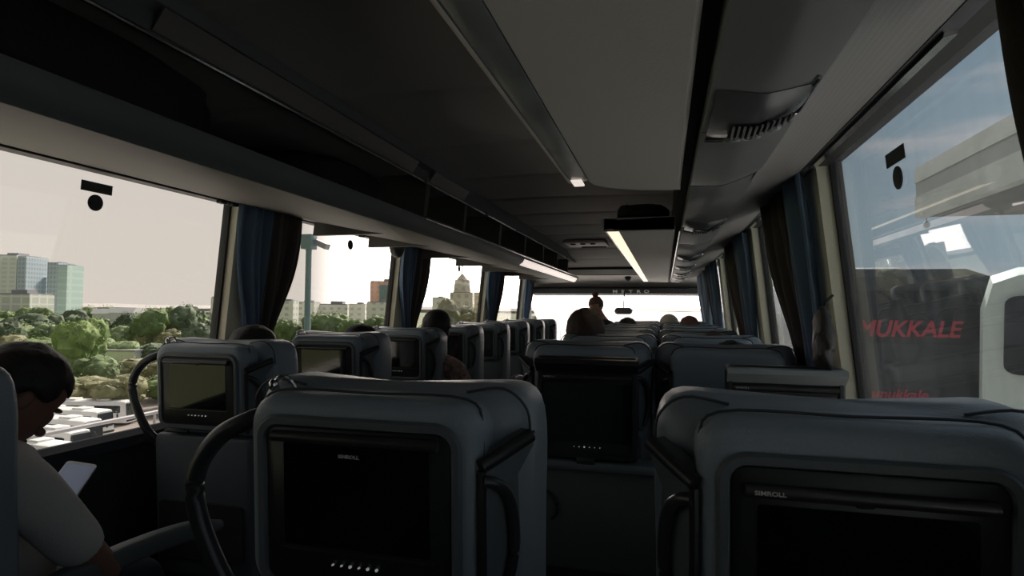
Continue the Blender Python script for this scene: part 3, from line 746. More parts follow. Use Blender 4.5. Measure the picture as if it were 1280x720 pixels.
# ------------------------------------------------------------------ people
def skinmesh(verts, edges, radii, root=0, lv=2):
    me = bpy.data.meshes.new('tmp'); me.from_pydata(verts, edges, []); o = bpy.data.objects.new('tmp', me); C.objects.link(o)
    md = o.modifiers.new('s', 'SKIN'); md.use_smooth_shade = True
    for i, r in enumerate(radii):
        r = r if isinstance(r, tuple) else (r, r)
        me.skin_vertices[0].data[i].radius = r; me.skin_vertices[0].data[i].use_root = (i == root)
    sb = o.modifiers.new('b', 'SUBSURF'); sb.levels = lv; sb.render_levels = lv
    bpy.context.view_layer.update()
    out = bpy.data.meshes.new_from_object(o.evaluated_get(bpy.context.evaluated_depsgraph_get()))
    bpy.data.objects.remove(o); return out
def head_mesh(bm, Mx, sc_=1.0):
    """head built from rings about the vertical axis, face towards +Y; Mx places it; origin at head centre"""
    prof = [(-.118, .030, .035, .030), (-.110, .042, .055, .028), (-.095, .052, .068, .018), (-.07, .060, .078, .008), (-.04, .068, .086, .002), (-.01, .073, .090, 0), (.02, .076, .093, -.002),
            (.05, .075, .092, -.005), (.08, .066, .082, -.008), (.10, .050, .064, -.01), (.115, .026, .035, -.012)]
    rs = []
    for z, a, b, oy in prof:
        row = []
        for k in range(32):
            t_ = 2 * PI * k / 32; x = a * math.cos(t_); y = b * math.sin(t_) + oy
            front = max(0, math.sin(t_)) ** 6
            if z < .03 and z > -.05: y += front * .018 * math.exp(-((z + .028) / .02) ** 2) * math.exp(-(x / .012) ** 2)     # nose
            if abs(z - .012) < .02: y -= .008 * front * math.exp(-((abs(x) - .03) / .015) ** 2)                               # sockets
            if abs(z + .07) < .02: y += .004 * front
            row.append(Mx @ Vector((x * sc_, y * sc_, z * sc_)))
        rs.append(row)
    rings(bm, rs)
    for s in (-1, 1):       # ears
        vs = ball(bm, (0, 0, 0), (.010, .018, .030), 2)
        for v in vs: v.co = Mx @ ((v.co + Vector((s * .076, -.008, -.012))) * sc_)
    # brow, nose tip, lips and chin
    for c, s in (((0, .104, -.030), (.011, .014, .012)), ((0, .094, -.005), (.008, .010, .025)), ((0, .090, -.066), (.022, .008, .007)), ((0, .078, -.100), (.02, .014, .014)), ((-.03, .084, .022), (.02, .008, .006)), ((.03, .084, .022), (.02, .008, .006))):
        vs = ball(bm, (0, 0, 0), s, 2)
        for v in vs: v.co = Mx @ ((v.co + Vector(c)) * sc_)
def person(label, headp, hips, look=(0, 0), hair='hair', shirt='gshirt', skin='skin', knees=None, ankles=None, shoulders_z=None, arms=None, lean=0, bun=False, cap=None, sc_=1.0, stand=False, hairlen=0, short=True, shw=.17, trousers='jeans'):
    t = thing('person', label, 'person', (hips[0], hips[1], 0)); T = Vector((hips[0], hips[1], 0))
    h = Vector(headp); hp = Vector(hips)
    yawm = Matrix.Rotation(math.radians(look[0]), 4, 'Z') @ Matrix.Rotation(math.radians(look[1]), 4, 'X')
    Mx = Matrix.Translation(h) @ yawm
    neck = h + (yawm @ Vector((0, -.035, -.125))) ; ch = neck + (hp - neck) * .18 + Vector((0, -.01, 0)); 
    f = yawm if stand else Matrix.Rotation(math.radians(lean), 4, 'Z')
    V = []; E = []; R = []
    def add(p, r, par=None):
        V.append(Vector(p) - T); R.append(r); i = len(V) - 1
        if par is not None: E.append((par, i))
        return i
    pel = add(hp, (.13, .10)); bel = add(hp.lerp(ch, .4), (.125, .095), pel); che = add(hp.lerp(ch, .78), (.135, .10), bel); up = add(ch, (.09, .08), che)
    nk = add(neck, .05, up); add(h + (yawm @ Vector((0, -.01, -.03))), .052, nk)
    legs = []
    for s in (-1, 1):
        kn = Vector(knees[0 if s < 0 else 1]); an = Vector(ankles[0 if s < 0 else 1])
        th = add(hp + f.to_3x3() @ Vector((s * .09, .03, -.04)), .085, pel); mt = add((hp + f.to_3x3() @ Vector((s * .09, .03, -.04))).lerp(kn, .5), .075, th)
        k1 = add(kn, .055, mt); cf = add(kn.lerp(an, .4), .05, k1); a1 = add(an, .036, cf)
        fd = f.to_3x3() @ Vector((0, 1, 0)); add(an + fd * .12 + Vector((0, 0, -.05)), .03, a1)
        legs.append((hp, kn, an))
    shp = []
    for s in (-1, 1):
        sh = ch + f.to_3x3() @ Vector((s * shw, 0, -.035)); el, wr = arms[0 if s < 0 else 1][:2]; el = Vector(el); wr = Vector(wr)
        a = add(sh, .055, up); b = add(sh.lerp(el, .5), .045, a); e = add(el, .038, b); m1 = add(el.lerp(wr, .45), .036, e); w_ = add(wr, .024, m1)
        shp.append((sh, el, wr))
        d = (wr - el).normalized(); side = d.cross(Vector((0, 0, 1)))
        if side.length < .1: side = Vector((1, 0, 0))
        side.normalize(); nrm = side.cross(d).normalized()
        pal = add(wr + d * .05, (.030, .018), w_)
        for q, (o_, L_) in enumerate(((-.028, .055), (-.010, .068), (.009, .064), (.027, .05))):
            f0 = add(wr + d * .085 + side * o_, .0095, pal); f1 = add(wr + d * (.085 + L_ * .55) + side * o_ - nrm * .012, .0085, f0); add(wr + d * (.085 + L_ * .8) + side * o_ - nrm * .035, .007, f1)
        th0 = add(wr + d * .03 + side * (-.038) * s * -1 - nrm * .008, .011, w_); add(wr + d * .07 + side * (-.05) * s * -1 - nrm * .02, .009, th0)
    me = skinmesh([tuple(v) for v in V], E, R)
    bm = B(); bm.from_mesh(me)
    head_mesh(bm, Matrix.Translation(-T) @ Mx, sc_)
    obj('body', bm, M[skin], t, ang=70)
    # shirt
    def sleeve(k): return 1.0 if not short else .62
    V2, E2, R2 = [], [], []
    def ad2(p, r, par=None):
        V2.append(tuple(Vector(p) - T)); R2.append(r); i = len(V2) - 1
        if par is not None: E2.append((par, i))
        return i
    p0 = ad2(hp + Vector((0, 0, -.03)), (.15, .12)); p1 = ad2(hp.lerp(ch, .4), (.145, .115), p0); p2 = ad2(hp.lerp(ch, .78), (.155, .12), p1); p3 = ad2(ch, (.105, .095), p2); ad2(ch.lerp(neck, .55), (.062, .06), p3)
    for sh, el, wr in shp:
        a = ad2(sh, .070, p3); b = ad2(sh.lerp(el, .5), .060, a); c = ad2(sh.lerp(el, .78 if short else 1), .056 if short else .048, b)
        if not short: d = ad2(el.lerp(wr, .5), .044, c); ad2(el.lerp(wr, .93), .034, d)
    m2 = skinmesh(V2, E2, R2); bm = B(); bm.from_mesh(m2); obj('shirt', bm, M[shirt], t, ang=70)
    V3, E3, R3 = [], [], []
    V3.append(tuple(hp - T + Vector((0, 0, -.02)))); R3.append((.14, .11))
    for s, (h_, kn, an) in zip((-1, 1), legs):
        q = hp + f.to_3x3() @ Vector((s * .09, .03, -.04)); n0 = len(V3)
        for p_, r_ in ((q, .095), (q.lerp(kn, .5), .085), (kn, .066), (kn.lerp(an, .5), .058), (kn.lerp(an, .92), .052)):
            V3.append(tuple(p_ - T)); R3.append(r_)
        E3 += [(0, n0), (n0, n0 + 1), (n0 + 1, n0 + 2), (n0 + 2, n0 + 3), (n0 + 3, n0 + 4)]
    m3 = skinmesh(V3, E3, R3); bm = B(); bm.from_mesh(m3); obj('trousers', bm, M[trousers], t, ang=70)
    # hair cap
    bm = B(); vs = ball(bm, (0, 0, 0), (1, 1, 1), 4)
    dele = []
    for v in vs:
        p = v.co.copy(); n = noise.noise(p * 3.5) * .05 + noise.noise(p * 11) * .025
        q = Vector((p.x * .090, p.y * .106 - .010, p.z * .105 + .022)) * (1 + n)
        if q.z < -.06 - hairlen or (q.y > .045 and q.z < .055) or (q.z < .005 and q.y > -.025): dele.append(v)
        v.co = (Matrix.Translation(-T) @ Mx) @ (q * sc_)
    bmesh.ops.delete(bm, geom=dele, context='VERTS')
    ho = obj('hair', bm, M[hair], t, ang=180); md = ho.modifiers.new('thick', 'SOLIDIFY'); md.thickness = .012
    if bun:
        bm = B(); vs = ball(bm, (0, 0, 0), (.04, .04, .036), 3)
        for v in vs: v.co = (Matrix.Translation(-T) @ Mx) @ (v.co * (1 + .15 * noise.noise(v.co * 40)) + Vector((0, -.04, .135)))
        obj('hair_bun', bm, M[hair], t)
    if cap:
        bm = B(); vs = ball(bm, (0, 0, 0), (1, 1, 1), 3)
        dele = [v for v in vs if v.co.z < -.05]
        for v in vs: v.co = (Matrix.Translation(-T) @ Mx) @ (Vector((v.co.x * .10, v.co.y * .118 - .008, v.co.z * .112 + .035)))
        bmesh.ops.delete(bm, geom=dele, context='VERTS')
        co = obj('cap', bm, M[cap], t); md = co.modifiers.new('thick', 'SOLIDIFY'); md.thickness = .008
    return t
def sitter(label, cx, yb, hx, hy, ztop, **k):
    hc = (hx, hy, ztop - .13); hips = (cx, yb + .34, .56)
    kn = [(cx - .12, yb + .66, .54), (cx + .12, yb + .66, .54)]; an = [(cx - .11, yb + .60, .10), (cx + .11, yb + .60, .10)]
    shz = ztop - .40
    ar = k.pop('arms', None) or [[(cx - .22, yb + .32, .72), (cx - .08, yb + .54, .66)], [(cx + .22, yb + .32, .72), (cx + .08, yb + .54, .66)]]
    return person(label, hc, hips, knees=kn, ankles=an, arms=ar, **k)
# the man with the phone
hm = at(20, 494, 1.44)
ph = at(88, 601, 1.62)
yb0 = .70
person('man in a white short sleeved shirt looking down at a phone', (hm.x, hm.y, hm.z), (CL, yb0 + .42, .57), look=(-14, -46), hair='hair', shirt='wshirt', skin='skin',
       knees=[(CL - .12, yb0 + .70, .56), (CL + .14, yb0 + .70, .56)], ankles=[(CL - .1, yb0 + .62, .10), (CL + .12, yb0 + .62, .10)],
       arms=[[(CL - .22, yb0 + .40, .78), (ph.x - .08, ph.y - .07, ph.z - .05)], [tuple(at(138, 722, 1.42)), (ph.x + .055, ph.y - .075, ph.z - .085)]], shw=.19, sc_=1.02)
t = thing('phone', 'pale smartphone held in the hands of the man at left', 'phone', ph)
yv_ = (at(101, 582, 1.70) - at(78, 614, 1.60)).normalized(); nv_ = (Vector((0, 0, H)) - ph).normalized() * 1.0 + Vector((0, 0, .9)); nv_ = (nv_ - yv_ * nv_.dot(yv_)).normalized(); xv_ = yv_.cross(nv_)
t.matrix_world = Matrix.Translation(ph) @ Matrix((xv_, yv_, nv_)).transposed().to_4x4()
bm = B(); rings(bm, [[(x, y, z) for x, y in rrect(.075, .15, .01)] for z in (-.004, -.003, .003, .004)]); obj('phone_body', bm, M['phone'], t)
bm = B(); rings(bm, [[(x, y, z) for x, y in rrect(.069, .125, .002)] for z in (.0038, .0046)]); obj('screen', bm, M['phscreen'], t)
sitter('dark haired passenger in the seat ahead of the man with the phone', CL, L1, CL + .02, L1 + .27, 1.235, shirt='dshirt')
sitter('dark haired passenger in the second single seat on the left', CL, L1 + LP, CL + .06, L1 + LP + .25, 1.225, shirt='gshirt')
yb3 = L1 + 2 * LP
sitter('black haired passenger in a patterned sleeve leaning toward the aisle', CL, yb3, -1.40, yb3 + .26, 1.30, shirt='fshirt', short=False,
       arms=[[(CL - .2, yb3 + .3, .72), (CL - .05, yb3 + .5, .66)], [(-1.19, yb3 + .20, .84), (-1.22, yb3 + .44, .76)]])
sitter('brown haired passenger whose large head rises over the aisle seat beyond the partition', -.29, 2.12 + LP, -.405, 2.12 + LP + .22, 1.30, hair='hairb', shirt='dshirt', sc_=1.12)
sitter('dark haired passenger low behind the first window side seat beyond the partition', .205, 2.14, .245, 2.14 + .28, 1.192, shirt='gshirt')
sitter('brown haired passenger low in the second window side seat beyond the partition', .205, 2.14 + LP, .24, 2.14 + LP + .28, 1.20, hair='hairb', shirt='dshirt')
sitter('black haired passenger low in the third window side seat beyond the partition', .205, 2.14 + 2 * LP, .19, 2.14 + 2 * LP + .28, 1.165, shirt='dshirt')
sitter('auburn haired passenger far forward on the right beside the cream cap', .205, 2.14 + 4 * LP, .21, 2.14 + 4 * LP + .26, 1.26, hair='hairr', shirt='dshirt')
sitter('passenger in a cream cap far forward on the right', .205, 2.14 + 5 * LP, .04, 2.14 + 5 * LP + .26, 1.25, shirt='gshirt', cap='wcap')
sitter('dark haired passenger far forward in the aisle side seats', -.285, 2.12 + 4 * LP, -.33, 2.12 + 4 * LP + .26, 1.24, shirt='gshirt')
hw = at(745, 383, 6.9)
person('woman with a hair bun standing at the front of the aisle looking down', tuple(hw), (hw.x + .03, hw.y + .05, .70), look=(155, -25), hair='hairr', skin='skinp', shirt='dshirt', bun=True, stand=True,
       knees=[(hw.x + .12, hw.y + .03, .24), (hw.x - .06, hw.y + .03, .24)], ankles=[(hw.x + .12, hw.y + .07, -.16), (hw.x - .06, hw.y + .07, -.16)],
       arms=[[(hw.x + .25, hw.y, 1.0), (hw.x + .12, hw.y - .2, 1.03)], [(hw.x - .2, hw.y, .95), (hw.x - .05, hw.y - .2, 1.0)]], short=True, sc_=.95, shw=.15)

# ------------------------------------------------------------------ outside: ground, deck, rail
RD = -1.5
bm = B(); rings(bm, [[(x, y, z) for x, y in ((-8.6, -40), (28, -40), (260, 1500), (-330, 1500), (-8.6, 45))] for z in (RD - .3, RD)]); struct('ground', bm, M['asphalt'], smooth=False)
GZ = H - 16.8
bm = B(); bmesh.ops.create_grid(bm, x_segments=8, y_segments=8, size=2600, matrix=Matrix.Translation((-2612, 900, GZ))); struct('ground_far', bm, M['land'], smooth=False)
bm = B(); box(bm, (-60, 62, GZ + .03), (80, 60, .06)); struct('parking_lot', bm, M['lot'], smooth=False)
bm = B(); rs = []
for k in range(60):
    a = math.radians(-5 + 75 * k / 59); R_ = 2400
    x, y = -math.sin(a) * R_, math.cos(a) * R_
    hh = 15 + 12 * noise.noise(Vector((k * .17, 0, 0))) + 4 * noise.noise(Vector((k * .7, 3, 0)))
    rs.append([(x, y, GZ - 5), (x, y, GZ + hh * .7), (x * 1.06, y * 1.06, GZ + hh + 8), (x * 1.3, y * 1.3, GZ - 5)])
rings(bm, rs); struct('hills', bm, M['hill'])
t = thing('guard_rail', 'grey metal guard rail running along the deck edge outside the left windows', 'rail', (-8.1, 0, RD))
bm = B(); tube(bm, [(0, -10, 1.06), (0, 120, 1.06)], .032, 10, 0); obj('top_rail', bm, M['rail'], t)
for k in range(40):
    bm = B(); tube(bm, [(0, 2 + k * 3.0, 0), (0, 2 + k * 3.0, 1.03)], .022, 8, 0); obj('post', bm, M['rail'], t)
# coaches below
def coach(label, p, rz, paint='white', L=12, Hh=3.4, z=0, group=None, mirrors=True):
    t = thing('coach', label, 'coach', p, rz, group)         # length along local X, front at +X, side facing -Y
    bm = B(); rs = []
    W = 2.5
    secs = [(-L / 2, .92), (-L / 2 + .12, 1), (0, 1), (L / 2 - .7, 1), (L / 2 - .25, .98), (L / 2, .90)]
    for x, s in secs:
        rs.append([(x - (z_ - .4) * .10 * (1 if x > L / 2 - .8 else 0), y_ * s, z_ if z_ < 1 else .4 + (z_ - .4) * (s * .5 + .5)) for y_, z_ in [(-W / 2, .35), (W / 2, .35), (W / 2, 2.9), (W / 2 - .12, Hh - .12), (W / 2 - .45, Hh), (-W / 2 + .45, Hh), (-W / 2 + .12, Hh - .12), (-W / 2, 2.9)]])
    rings(bm, rs); obj('body', bm, M[paint], t, ang=30)
    for s in (-1, 1):
        bm = B(); rings(bm, [[(x, s * (W / 2 + d), zz) for x, zz in rrect(L - 1.5, 1.0, .18, 4, cx=-.15, cz=2.25)] for d in (-.02, .012)]); obj('side_windows', bm, M['wglass'], t)
    bm = B(); xf = L / 2
    rings(bm, [[(xf + d - .18 - (zz - .4) * .085, yy, zz) for yy, zz in rrect(W - .36, 1.75, .2, 4, cz=2.15)] for d in (.0, .21)]); obj('windscreen', bm, M['wglass'], t)
    bm = B(); rings(bm, [[(-L / 2 + d, yy, zz) for yy, zz in rrect(W - .7, .9, .15, 4, cz=2.4)] for d in (-.015, .03)]); obj('rear_window', bm, M['wglass'], t)
    for wx in (-L / 2 + 3.2, -L / 2 + 4.5, L / 2 - 2.7):
        for s in (-1, 1):
            bm = B(); cyl(bm, (wx, s * (W / 2 - .12), .5), .5, .3, 'Y', 28); w = obj('wheel', bm, M['tyre'], t)
            bm = B(); cyl(bm, (wx, s * (W / 2 + .04), .5), .25, .02, 'Y', 20); obj('hub_cap', bm, M['rail'], w)
    for cx in (-2.5, 2.2):
        bm = B(); box(bm, (cx, 0, Hh + .09), (1.8, 1.6, .22), bev=.08); obj('roof_unit', bm, M['white'], t)
    for s in ((-1, 1) if mirrors else ()):
        bm = B(); tube(bm, [(xf - .25, s * 1.0, 3.1), (xf + .15, s * 1.2, 3.05), (xf + .25, s * 1.3, 2.7)], .035, 8, 4); box(bm, (xf + .25, s * 1.3, 2.45), (.1, .22, .5), bev=.04); obj('mirror', bm, M['black'], t)
    bm = B(); box(bm, (xf - .02, 0, .62), (.1, 2.3, .28), bev=.04); obj('bumper', bm, M['black'], t)
    return t
def gp(px, py, d):      # on parking lot, under the pixel of the roof edge
    p = at(px, py, d); return p
base_ang = math.radians(YAW)
specs = [(112, 528, 84, 0, 'white coach farthest back in the row parked below, long dark side window'),
         (86, 546, 77, -14, 'second farthest white coach parked below the deck'),
         (70, 560, 71, -16, 'white coach in the middle of the parked row below the deck'),
         (52, 578, 65, -18, 'second nearest white coach of the parked row below the deck'),
         (30, 596, 59, -20, 'nearest white coach of the parked row, roof vents visible')]
for px, py, d, dr, lb in specs:
    p = at(px, py, d)
    coach(lb, (p.x, p.y, GZ + .06), base_ang + math.radians(dr), group='white coaches parked below the deck')
p = at(178, 527, 62)
bm = B(); box(bm, (0, 0, .15), (3, .5, .3), bev=.05); tag(obj('kerb_block', bm, M['yellow'], loc=(p.x, p.y, GZ + .06)), 'yellow painted kerb block on the parking lot below', 'kerb')
# neighbouring coaches on the right
pc = at(1140, 388, 9.4)
cA = coach('charcoal coach with red lettering on its rear, ahead beyond the right window', (pc.x, pc.y + 6.0, RD), math.radians(90), paint='dkcoach', Hh=3.5)
for o in list(cA.children):
    if o.name.startswith('rear_window'):
        pass
def on_rear(z, dy): return (-6.03, dy, z)
textmesh('lettering', 'PAMUKKALE', .36, .006, M['red'], cA, (-6.02, .27, 2.53), (PI / 2, 0, -PI / 2), (.90, 1), shear=.25, bold=.008)
textmesh('small_lettering', 'pamukkale', .22, .006, M['red'], cA, (-6.02, .28, 1.50), (PI / 2, 0, -PI / 2), (1.0, 1), shear=.25, bold=.004)
for o in cA.children:
    if o.name.startswith('rear_window'): o.location.z = .47; o.scale.z = .94
# white coach corner at the right edge
pw = at(1217, 420, 8.6)
cB = coach('white coach nose with black windscreen at the right edge of view', (0, 0, 0), 0, paint='white2', Hh=3.5, mirrors=False)
for o in cB.children:
    if o.name.startswith('windscreen'): o.scale = (1, .80, .62); o.location = (.04, 0, 1.30 * .9)
bm = B(); prism(bm, [(-1.27, .3), (1.27, .3), (1.27, 1.25), (-1.27, 1.25)], -6.0, 5.98); bmesh.ops.rotate(bm, cent=(0, 0, 0), matrix=Matrix.Rotation(-PI / 2, 3, 'Z'), verts=bm.verts); obj('lower_skirt', bm, M['dkcoach'], cB)
ang = math.radians(-128)
cB.rotation_euler = (0, 0, ang)
loc_corner = Matrix.Rotation(ang, 3, 'Z') @ Vector((5.85, -1.22, 0))
cB.location = (pw.x - loc_corner.x, pw.y - loc_corner.y, RD)
# canopy
x0, y0 = 7.0, 19.4
t = thing('terminal_canopy', 'banded concrete terminal canopy edge high on the right outside', 'canopy', (x0, y0, H))
ztp, zbt = 4.16, 2.72; hh = ztp - zbt
bm = B(); prism(bm, [(0, zbt + .62 * 0), (.25, zbt), (.25, zbt + hh * .42), (0, zbt + hh * .42)], -17, 0); obj('lower_fascia', bm, M['conc'], t, smooth=False)
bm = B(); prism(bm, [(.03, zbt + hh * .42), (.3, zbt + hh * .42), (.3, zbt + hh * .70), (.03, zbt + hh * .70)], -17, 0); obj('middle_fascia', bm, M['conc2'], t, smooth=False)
bm = B(); prism(bm, [(0, zbt + hh * .70), (.3, zbt + hh * .70), (.3, ztp), (0, ztp)], -17, 0); obj('upper_fascia', bm, M['conc'], t, smooth=False)
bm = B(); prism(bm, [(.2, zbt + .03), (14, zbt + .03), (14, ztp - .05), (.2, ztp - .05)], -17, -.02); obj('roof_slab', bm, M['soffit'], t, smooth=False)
bm = B(); cyl(bm, (10, -8, -4.2 - .4 + 2.7 * 0 + 2.6), .3, 9.8 - 2.2 ); obj('column', bm, M['conc'], t)
t2 = thing('hanging_lamp', 'small round lamp hanging from the canopy corner', 'lamp', at(1158, 268, 17.0))
bm = B(); tube(bm, [(0, 0, .15), (0, 0, -.22)], .012, 6, 0); obj('stem', bm, M['pole'], t2)
bm = B(); ball(bm, (0, 0, -.30), (.09, .09, .11), 2); obj('globe', bm, M['pole'], t2)
# street lamp
p = at(384, 410, 38)
t = thing('street_lamp', 'tall grey green street lamp pole seen through the second left window', 'street lamp', (p.x, p.y, GZ))
zt_ = at(384, 300, 38).z - GZ
bm = B(); tube(bm, [(0, 0, 0), (0, 0, zt_)], lambda f: .22 - .03 * f, 12, 0); obj('pole', bm, M['pole'], t)
bm = B(); box(bm, (0, 0, zt_ - .1), (.75, .75, .95), bev=.05); obj('lamp_head', bm, M['pole'], t)
bm = B(); box(bm, (.75, .3, zt_ - .25), (.9, .5, .35), rot=Matrix.Rotation(.4, 3, 'Y')); obj('floodlight', bm, M['rail'], t)
# buildings
def tower(label, px0, px1, pyt, d, m, pyb=None, cat='tower', depth=None, rz=0, extra=None, name='tower'):
    a = at(px0, 400, d); b = at(px1, 400, d); w = (b - a).length; c = (a + b) / 2
    ztop_ = at((px0 + px1) / 2, pyt, d).z; dp = depth or w
    fw = Vector((-math.sin(base_ang), math.cos(base_ang), 0)); c = c + fw * dp / 2
    t = thing(name, label, cat, (c.x, c.y, GZ), base_ang + rz)
    hgt = ztop_ - GZ
    bm = B(); box(bm, (0, 0, hgt / 2), (w, dp, hgt)); obj('walls', bm, m, t, smooth=False)
    bm = B(); box(bm, (0, 0, hgt + w * .015), (w * .96, dp * .96, w * .03)); box(bm, (w * .1, 0, hgt + w * .06), (w * .35, dp * .4, w * .10)); obj('roof', bm, M['rail'], t, smooth=False)
    return t, w, dp, hgt
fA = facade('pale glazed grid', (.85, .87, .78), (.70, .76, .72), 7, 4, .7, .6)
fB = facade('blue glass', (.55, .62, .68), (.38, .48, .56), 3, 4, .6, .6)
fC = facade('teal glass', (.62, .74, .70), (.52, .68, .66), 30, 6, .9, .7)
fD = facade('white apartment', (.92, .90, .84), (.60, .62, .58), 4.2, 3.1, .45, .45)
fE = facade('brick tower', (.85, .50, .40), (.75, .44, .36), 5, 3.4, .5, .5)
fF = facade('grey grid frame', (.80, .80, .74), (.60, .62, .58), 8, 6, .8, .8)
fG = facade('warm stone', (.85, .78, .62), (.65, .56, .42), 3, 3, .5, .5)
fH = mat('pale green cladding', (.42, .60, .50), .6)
D = 520
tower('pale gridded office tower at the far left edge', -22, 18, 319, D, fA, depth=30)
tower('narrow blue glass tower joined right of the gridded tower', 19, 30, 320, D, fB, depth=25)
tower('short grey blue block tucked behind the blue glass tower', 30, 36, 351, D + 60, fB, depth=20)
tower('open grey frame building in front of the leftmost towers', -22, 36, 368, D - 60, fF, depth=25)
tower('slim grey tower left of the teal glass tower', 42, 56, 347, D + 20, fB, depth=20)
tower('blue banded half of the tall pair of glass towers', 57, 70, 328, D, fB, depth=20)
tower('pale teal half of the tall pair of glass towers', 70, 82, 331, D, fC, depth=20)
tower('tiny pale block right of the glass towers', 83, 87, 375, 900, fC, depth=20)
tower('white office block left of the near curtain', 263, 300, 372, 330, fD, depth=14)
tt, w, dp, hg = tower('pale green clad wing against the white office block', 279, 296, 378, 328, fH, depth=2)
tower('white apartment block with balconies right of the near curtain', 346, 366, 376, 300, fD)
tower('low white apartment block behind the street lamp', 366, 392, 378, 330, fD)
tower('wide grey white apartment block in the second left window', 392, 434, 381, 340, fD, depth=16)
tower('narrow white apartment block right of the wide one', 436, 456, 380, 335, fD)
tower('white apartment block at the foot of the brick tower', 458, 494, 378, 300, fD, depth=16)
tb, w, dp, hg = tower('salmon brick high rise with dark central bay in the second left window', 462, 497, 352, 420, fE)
bm = B(); box(bm, (.5, -dp / 2 - .5, hg - 9), (w * .36, 1.2, 13)); obj('central_bay', bm, M['pole'], tb, smooth=False)
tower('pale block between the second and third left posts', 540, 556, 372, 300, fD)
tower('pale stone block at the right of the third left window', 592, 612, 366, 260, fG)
# domed stone building in window three
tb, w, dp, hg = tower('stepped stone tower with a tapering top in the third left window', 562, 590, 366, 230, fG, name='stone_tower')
bm = B(); cyl(bm, (0, 0, hg + 2.6), w * .40, 5.2, n=12, r2=w * .34); cyl(bm, (0, 0, hg + 6.2), w * .3, 2.6, n=12, r2=w * .06); obj('tapering_top', bm, fG, tb)
bm = B(); tube(bm, [(0, 0, hg + 7), (0, 0, hg + 11)], .25, 6, 0); obj('finial', bm, M['pole'], tb)
# small far houses
rnd = random.Random(3)
hp_ = None
for k in range(34):
    px = rnd.uniform(95, 300); d = rnd.uniform(700, 1300); p = at(px, 384, d)
    t = thing('house', 'tiny pale house in the hazy distance beyond the trees', 'house', (p.x, p.y, GZ), rnd.uniform(0, 1.5), 'far houses beyond the wood')
    s = rnd.uniform(8, 16)
    bm = B(); box(bm, (0, 0, 5), (s, s * .7, 10)); obj('walls', bm, M['white'] if k % 3 else fG, t, smooth=False)
    bm = B(); prism(bm, [(-s * .55, 10), (s * .55, 10), (0, 13)], -s * .36, s * .36); obj('roof', bm, M['red'] if k % 2 else M['conc'], t, smooth=False)
for px, py, d, lb in ((140, 392, 230, 'white roofed hall among the trees, left one'), (160, 391, 225, 'white roofed hall among the trees, right one')):
    p = at(px, py, d); t = thing('hall', lb, 'building', (p.x, p.y, GZ), base_ang)
    bm = B(); hgt = p.z - GZ; box(bm, (0, 0, hgt / 2), (9, 9, hgt)); obj('walls', bm, M['white'], t, smooth=False)
    bm = B(); prismx(bm, [(-5, hgt), (5, hgt), (3, hgt + 1.8), (-3, hgt + 1.8)], -5, 5); obj('roof', bm, M['white'], t, smooth=False)
p = at(136, 437, 120); t = thing('shed', 'low flat white roof between the trees behind the round light green tree', 'building', (p.x, p.y, GZ), base_ang)
hgt = p.z - GZ
bm = B(); box(bm, (0, 0, hgt / 2), (16, 9, hgt)); obj('walls', bm, M['white'], t, smooth=False)
bm = B(); box(bm, (0, 0, hgt + .15), (16.6, 9.6, .3)); obj('roof', bm, M['rail'], t, smooth=False)
# trees
def tree_mesh(seed, wid, hgt, lobes):
    r_ = random.Random(seed); bm = B()
    cents = []
    for k in range(lobes):
        a = r_.uniform(0, 2 * PI); rr = r_.uniform(0, .32) * wid; zz = r_.uniform(.42, .82) * hgt
        s = r_.uniform(.17, .27) * wid * 1.15
        if k == 0: rr = 0; zz = .68 * hgt; s = .36 * wid
        c = Vector((rr * math.cos(a), rr * math.sin(a), zz)); cents.append((c, s))
        vs = ball(bm, (0, 0, 0), (1, 1, 1), 3)
        for v in vs:
            p_ = v.co.copy(); n = noise.noise(p_ * 2.5 + c) * .25 + noise.noise(p_ * 7 + c) * .25 - .06
            v.co = p_ * s * (1 + n) + c; v.co.z = max(v.co.z, hgt * .25)
    for k in range(2600):
        c, s = r_.choice(cents); d = Vector((r_.gauss(0, 1), r_.gauss(0, 1), r_.gauss(0, 1))).normalized()
        p_ = c + d * s * r_.uniform(.85, 1.3); q = r_.uniform(.02, .045) * wid * .5
        u = Vector((r_.gauss(0, 1), r_.gauss(0, 1), r_.gauss(0, 1))).normalized(); v_ = u.cross(d).normalized()
        bm.faces.new([bm.verts.new(p_ + u * q), bm.verts.new(p_ + v_ * q * .7), bm.verts.new(p_ - u * q), bm.verts.new(p_ - v_ * q * .7)])
    return bm
protos = {}
def tree(px, pyt, d, wpx, leaf, label, group=None):
    ztop_ = at(px, pyt, d).z; hgt = ztop_ - GZ; w = wpx / F * d
    p = at(px, pyt, d)
    v = rnd.randrange(3); key = (leaf, v)
    t = thing('tree', label, 'tree', (p.x, p.y, GZ), rnd.uniform(0, 6.28) , group)
    if key not in protos:
        bm = tree_mesh(hash(leaf) % 7 + v * 11 if False else 'ABCD'.index(leaf) * 5 + v, 10, 14, 10)
        o = obj('crown', bm, M['leaf' + leaf], t, ang=50)
        bm = B(); tube(bm, [(0, 0, 0), (.15, 0, 4), (0, .1, 9)], lambda f: .35 - .2 * f, 8, 3); k_ = obj('trunk', bm, M['trunk'], t); protos[key] = (o.data, k_.data)
    else:
        for nm, me in zip(('crown', 'trunk'), protos[key]):
            o = bpy.data.objects.new(nm, me); C.objects.link(o); o.parent = t
    t.scale = (w / 10, w / 10, hgt / 13.2)
    return t
tree(99, 400, 108, 62, 'B', 'round light green tree standing out of the wood below the left window')
tree(230, 382, 170, 48, 'C', 'dark broad crowned tree just left of the near seat passenger, on the skyline')
tree(188, 388, 160, 50, 'A', 'tall mid green tree left of the dark skyline tree')
